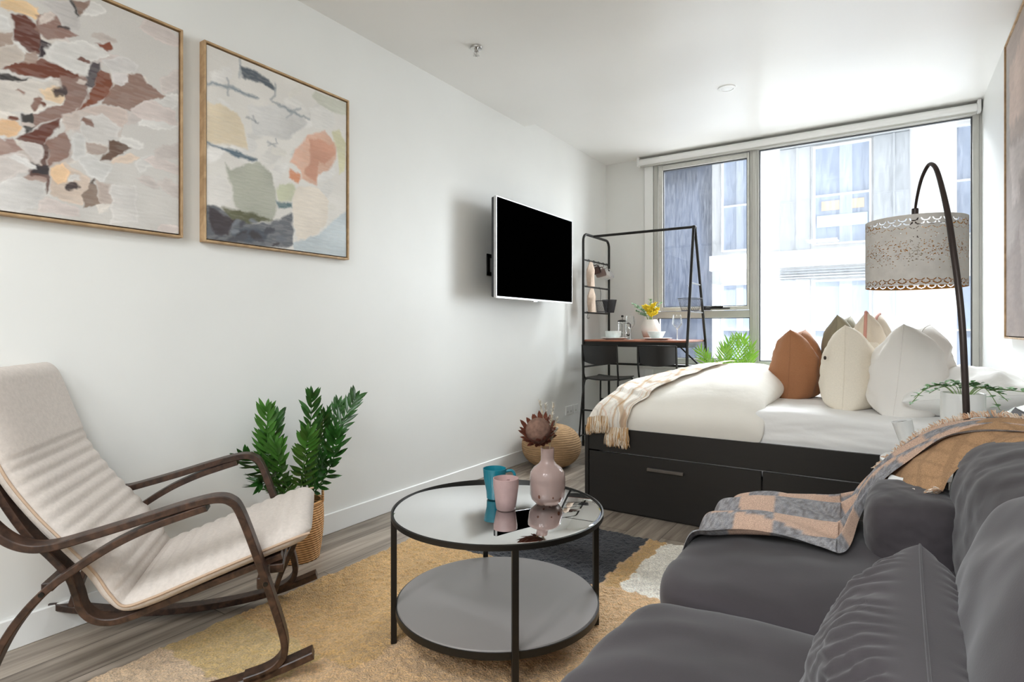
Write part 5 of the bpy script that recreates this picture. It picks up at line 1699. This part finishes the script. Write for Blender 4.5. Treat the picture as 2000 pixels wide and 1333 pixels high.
# rows run from the near edge to the far edge
ctrl = [
    [(2.030, 1.600, 0.430), (2.030, 1.780, 0.430), (2.035, 1.950, 0.430), (2.050, 2.080, 0.430)],
    [(2.062, 1.600, 0.505), (2.060, 1.780, 0.512), (2.070, 1.930, 0.520), (2.090, 2.070, 0.500)],
    [(2.120, 1.610, 0.520), (2.120, 1.780, 0.535), (2.130, 1.930, 0.545), (2.140, 2.090, 0.520)],
    [(2.200, 1.640, 0.530), (2.200, 1.800, 0.545), (2.200, 1.950, 0.560), (2.210, 2.100, 0.530)],
    [(2.290, 1.660, 0.532), (2.290, 1.800, 0.540), (2.290, 1.960, 0.555), (2.300, 2.120, 0.530)],
    [(2.375, 1.660, 0.532), (2.375, 1.800, 0.532), (2.370, 1.980, 0.545), (2.360, 2.140, 0.530)],
    [(2.430, 1.680, 0.536), (2.425, 1.820, 0.540), (2.420, 2.020, 0.550), (2.410, 2.180, 0.540)],
    [(2.452, 1.840, 0.590), (2.460, 1.950, 0.600), (2.470, 2.100, 0.600), (2.460, 2.240, 0.565)],
    [(2.500, 1.980, 0.650), (2.510, 2.060, 0.660), (2.520, 2.180, 0.650), (2.520, 2.280, 0.612)],
    [(2.580, 2.020, 0.715), (2.580, 2.100, 0.725), (2.585, 2.200, 0.715), (2.580, 2.310, 0.680)],
    [(2.680, 2.040, 0.782), (2.680, 2.120, 0.792), (2.680, 2.220, 0.785), (2.670, 2.330, 0.760)],
    [(2.800, 2.040, 0.808), (2.800, 2.120, 0.820), (2.800, 2.220, 0.815), (2.800, 2.340, 0.790)],
    [(2.940, 2.040, 0.805), (2.940, 2.120, 0.815), (2.940, 2.220, 0.810), (2.940, 2.340, 0.785)],
]
rows = loft(ctrl, 12, 26)
nr, nc = len(rows), len(rows[0])
cols_ = []
acc = 0
R2 = []
for i, r in enumerate(rows):
    if i:
        acc += (rows[i][nc // 2] - rows[i - 1][nc // 2]).length
    o_ = []
    for j, p in enumerate(r):
        s = j / (nc - 1)
        fold = 0.010 * math.sin(s * 21 + 1.5 * math.sin(acc * 7)) + 0.006 * math.sin(s * 44 + acc * 9)
        fold *= 1.25
        up = Vector((0, 0, 1)) if acc < 0.45 else Vector((-0.6, 0, 0.8))
        o_.append(p + up * (fold + 0.012))
        cols_.append(tuple(check(acc + s * 0.05, s * 0.46 + 0.12 * acc)) + (1,))
    R2.append(o_)
MB().grid(R2).build('woven_cloth', m_throw, th, cols=cols_, auto=0)
# rust coloured reverse side folded over the upper part
ctrl2 = [
    [(2.520, 2.220, 0.657), (2.500, 2.060, 0.640), (2.535, 1.950, 0.625), (2.600, 1.860, 0.657), (2.640, 1.840, 0.675)],
    [(2.560, 2.240, 0.697), (2.560, 2.100, 0.705), (2.580, 1.980, 0.700), (2.630, 1.880, 0.705), (2.665, 1.860, 0.720)],
    [(2.620, 2.260, 0.745), (2.620, 2.120, 0.755), (2.640, 2.000, 0.745), (2.670, 1.920, 0.735), (2.700, 1.890, 0.740)],
    [(2.690, 2.280, 0.790), (2.690, 2.150, 0.797), (2.700, 2.040, 0.787), (2.720, 1.950, 0.770), (2.735, 1.920, 0.765)],
    [(2.780, 2.280, 0.821), (2.780, 2.170, 0.831), (2.780, 2.060, 0.821), (2.790, 1.980, 0.803), (2.790, 1.950, 0.800)],
    [(2.880, 2.260, 0.817), (2.880, 2.170, 0.827), (2.880, 2.080, 0.821), (2.880, 2.000, 0.811), (2.880, 1.970, 0.810)],
    [(2.990, 2.240, 0.785), (2.990, 2.170, 0.800), (2.990, 2.080, 0.805), (2.980, 2.000, 0.800), (2.980, 1.980, 0.795)],
]
rows2 = loft(ctrl2, 12, 20)
rust = np.array(C('#b08a66')); rc3 = []
R3 = []
for i, r in enumerate(rows2):
    o_ = []
    for j, p in enumerate(r):
        s = j / (len(r) - 1); u = i / (len(rows2) - 1)
        fold = 0.006 * math.sin(s * 13 + u * 5) + 0.003 * nz3(s * 6, u * 8, 1)
        o_.append(p + Vector((-0.3, -0.2, 1)).normalized() * (fold + 0.008))
        k = 0.82 if (int((u * 1.4 + s * 0.5) * 28) % 5 == 0 or int((u - s) * 26) % 6 == 0) else 1.0
        rc3.append(tuple(rust * k) + (1,))
    R3.append(o_)
MB().grid([r[::-1] for r in R3]).build('rust_reverse_side', m_throw, th, cols=rc3, auto=0)
fr_, fcol = MB(), []
random.seed(12)


def strand(p, d, L, c, r=0.0022):
    n0 = len(fr_.v)
    p = Vector(p); d = Vector(d).normalized()
    j = Vector([random.uniform(-1, 1) for _ in range(3)]) * 0.25
    fr_.tube([p, p + d * L * 0.4, p + (d + j).normalized() * L * 0.75 + Vector((0, 0, -0.1 * L)), p + (d + j).normalized() * L + Vector((0, 0, -0.3 * L))], [r, r, r * 0.8, r * 0.5], 5)
    fcol.extend([tuple(np.array(C(c))) + (1,)] * (len(fr_.v) - n0))


nR3 = len(R3)
for i in range(nR3):
    for q in range(3):
        t = random.random()
        a = R3[i][0]; b = R3[min(i + 1, nR3 - 1)][0]
        p = a.lerp(b, t)
        strand(p + Vector((0, 0, 0.004)), (random.uniform(-0.5, 0.1), 0.3, 0.75), random.uniform(0.018, 0.032), random.choice(['#d9c3ae', '#cfae93', '#e6dacd', '#c79f80']))
for i in range(len(R3[0])):
    for q in range(3):
        p = R3[0][i]
        strand(p, (-0.8 + random.uniform(-.3, .3), -0.2, 0.35), random.uniform(0.016, 0.030), random.choice(['#d9c3ae', '#cfae93', '#e6dacd', '#c79f80']))
for j in range(0, nc):
    p = R2[0][j]
    strand(p, (-0.3, random.uniform(-.3, .3), -1), 0.02, random.choice(['#cfae98', '#a9a6a6']), 0.002)
fr_.build('fringe', m_throw, th, cols=fcol, auto=0)
lb = MB().grid(loft([[(2.525, 2.02, 0.674), (2.548, 1.975, 0.678), (2.575, 1.94, 0.683)], [(2.505, 1.97, 0.640), (2.525, 1.935, 0.642), (2.548, 1.915, 0.646)], [(2.478, 1.93, 0.596), (2.492, 1.91, 0.596), (2.508, 1.90, 0.600)], [(2.468, 1.91, 0.575), (2.474, 1.90, 0.573), (2.484, 1.895, 0.576)]], 5, 5))
lb.build('white_corner', m_sheet, th, auto=0)

# ------------------------------------------------------------------ side table with plants
stb = thing('side_table', 'small round white side table between the sofa and the bed', 'side table', (2.74, 2.86, 0))
MB().lathe([(0, 0.570), (0.244, 0.570), (0.250, 0.565), (0.250, 0.545), (0.244, 0.540), (0, 0.540)], 64).build('table_top', m_white, stb)
MB().lathe([(0.02, 0.54), (0.02, 0.02)], 20, cap=False).build('column', m_white, stb)
MB().lathe([(0, 0.0), (0.17, 0.0), (0.17, 0.008), (0.03, 0.022), (0, 0.022)], 48).build('foot_plate', m_white, stb)
gp = thing('plant_pot', 'tall white cylindrical plant pot on the side table behind the lamp pole', 'plant pot', (2.768, 2.90, 0.571))
MB().lathe([(0, 0), (0.069, 0), (0.072, 0.004), (0.0725, 0.272), (0.071, 0.275), (0.067, 0.272), (0.066, 0.22), (0, 0.22)], 56).build('pot_wall', m_white, gp)
m_leafg = mat('soft_green_leaf', '#7fa878', rough=0.6, ns=20, na=0.25)
sg = thing('trailing_plant', 'soft green leafy sprigs growing from the tall white pot', 'plant', (2.768, 2.90, 0.79))
s1, l1 = MB(), MB()
random.seed(21)
for tp in [(-0.06, -0.03, 0.095), (-0.03, 0.0, 0.10), (0.03, 0.0, 0.10), (0.055, -0.01, 0.095), (0.0, -0.05, 0.085), (-0.11, -0.03, 0.05), (-0.16, -0.03, 0.03), (-0.175, -0.05, 0.0), (0.12, 0.0, 0.06), (0.15, -0.02, 0.08), (0.14, 0.02, 0.03), (0.11, -0.03, 0.0), (0.19, 0.0, 0.07)]:
    p = cr([(0, 0, 0.0), (tp[0] * .3, tp[1] * .3, 0.075), (tp[0] * .65, tp[1] * .65, max(0.075, tp[2] * 0.9)), tp], 5)
    s1.tube(p, 0.0015, 5)
    for q in p[8::2]:
        for _ in range(3):
            a = random.uniform(0, 6.28)
            leaf(l1, q, (math.cos(a), math.sin(a), random.uniform(-0.2, 0.8)), random.uniform(0.018, 0.03), 0.018, n=3)
s1.build('stem', m_stemg, sg); l1.build('leaf', m_leafg, sg)
cp = thing('white_cup', 'small white cup tilted on the side table left of the tall pot', 'cup', (2.605, 2.80, 0.571))
Mc = Matrix.Rotation(math.radians(-14), 4, 'Y')
MB().lathe([(0, 0.006), (0.022, 0.006), (0.036, 0.165), (0.033, 0.165), (0.020, 0.02), (0, 0.02)], 32, Mc).build('cup_wall', m_white, cp)
MB().lathe([(0, 0.158), (0.0325, 0.158)], 32, Mc, cap=False).build('filling', m_gap, cp)
MB().lathe([(0, 0.0), (0.03, 0.0), (0.03, 0.008), (0, 0.008)], 24).build('foot', m_white, cp)
# ------------------------------------------------------------------ arc floor lamp
m_lampmetal = mat('dark_brown_metal', '#3a302d', rough=0.35, metal=0.4)
fl_ = thing('arc_floor_lamp', 'arc floor lamp with a dark bent pole and a perforated grey drum shade', 'floor lamp', (2.75, 2.50, 0))
def rel(p, o=(2.75, 2.50, 0)):
    return (p[0] - o[0], p[1] - o[1], p[2] - o[2])
pole = [(2.752, 2.50, 0.02), (2.750, 2.50, 0.35), (2.746, 2.50, 0.720), (2.738, 2.51, 1.0), (2.733, 2.53, 1.141), (2.724, 2.56, 1.277), (2.715, 2.59, 1.381), (2.705, 2.63, 1.498), (2.692, 2.67, 1.601), (2.676, 2.71, 1.695), (2.663, 2.74, 1.733), (2.649, 2.77, 1.737), (2.630, 2.80, 1.695), (2.617, 2.83, 1.632), (2.611, 2.85, 1.584)]
pp_ = cr([rel(p) for p in pole], 6)
rr_ = [0.0105 - 0.006 * max(0, (i - len(pp_) * 0.45) / (len(pp_) * 0.55)) for i in range(len(pp_))]
MB().tube(pp_, rr_, 14).build('pole', m_lampmetal, fl_, auto=0)
MB().lathe([(0, 0.0), (0.13, 0.0), (0.14, 0.004), (0.14, 0.018), (0.13, 0.024), (0, 0.026)], 48).build('base', m_lampmetal, fl_)
SCX, SCY, SZ0, SZ1, SR = 2.611, 2.855, 1.268, 1.540, 0.1725
MB().lathe([(0.0, 1.590), (0.011, 1.590), (0.012, 1.585), (0.012, 1.545), (0.020, 1.52), (0.020, 1.45), (0, 1.45)], 18, Matrix.Translation((SCX - 2.75, SCY - 2.5, 0))).build('lamp_holder', m_lampmetal, fl_)
NA, NZ_ = 348, 120
random.seed(77)


def hole(i, k):
    """i around, k up"""
    a = i / NA; z = k / NZ_
    def cres(z0, hgt, per, ph, thin):
        u = ((i + ph) % per) / per - 0.5 + 0.5 / per
        v = (z - z0) / hgt
        if not 0 <= v <= 1:
            return False
        r2 = (u * 2.2) ** 2 + ((v - 1.0) * 1.0) ** 2
        return thin < r2 < 0.95 and v < 0.95
    if cres(0.895, 0.05, 12, 0, 0.42) or cres(0.842, 0.05, 12, 6, 0.48) or cres(0.015, 0.045, 12, 0, 0.42) or cres(0.06, 0.04, 12, 6, 0.55):
        return True
    if cres(0.79, 0.045, 12, 0, 0.75):
        return True
    return False


dots = set()
for _ in range(1300):
    z = min(0.76, max(0.14, random.gauss(0.50, 0.11)))
    i = random.randrange(NA); k = int(z * NZ_)
    dots.add((i, k))
    if random.random() < 0.45 * math.exp(-((z - 0.45) / 0.12) ** 2):
        dots.add(((i + 1) % NA, k)); 
        if random.random() < 0.4:
            dots.add((i, k + 1))
for nm, r_, mm in (('lamp_shade', SR, mat('grey_shade', '#cac5bf', rough=0.6)), ('shade_lining', SR - 0.0015, mat('brass_lining', '#d79a45', rough=0.35, metal=0.7))):
    m = MB()
    vs2 = [(r_ * math.cos(2 * math.pi * i / NA), r_ * math.sin(2 * math.pi * i / NA), SZ0 + (SZ1 - SZ0) * k / NZ_) for k in range(NZ_ + 1) for i in range(NA)]
    fs2 = []
    for k in range(NZ_):
        for i in range(NA):
            if hole(i, k) or (i, k) in dots:
                continue
            fs2.append((k * NA + i, k * NA + (i + 1) % NA, (k + 1) * NA + (i + 1) % NA, (k + 1) * NA + i))
    m.add(vs2, fs2)
    m.build(nm, mm, fl_, auto=0, loc=(SCX - 2.75, SCY - 2.5, 0))
sp_ = MB()
for k in range(3):
    a = k * 2 * math.pi / 3
    sp_.tube([(SCX - 2.75, SCY - 2.5, 1.525), (SCX - 2.75 + (SR - 0.002) * math.cos(a), SCY - 2.5 + (SR - 0.002) * math.sin(a), 1.525)], 0.0015, 5)
sp_.build('shade_spider', m_lampmetal, fl_)
bulb = MB().lathe([(0, -0.05), (0.02, -0.045), (0.03, -0.02), (0.026, 0.01), (0.012, 0.035), (0.012, 0.05)], 20, Matrix.Translation((SCX - 2.75, SCY - 2.5, 1.40)), cap=False)
bulb.build('bulb', mat('frosted_bulb', '#f2ead8', rough=0.5), fl_)
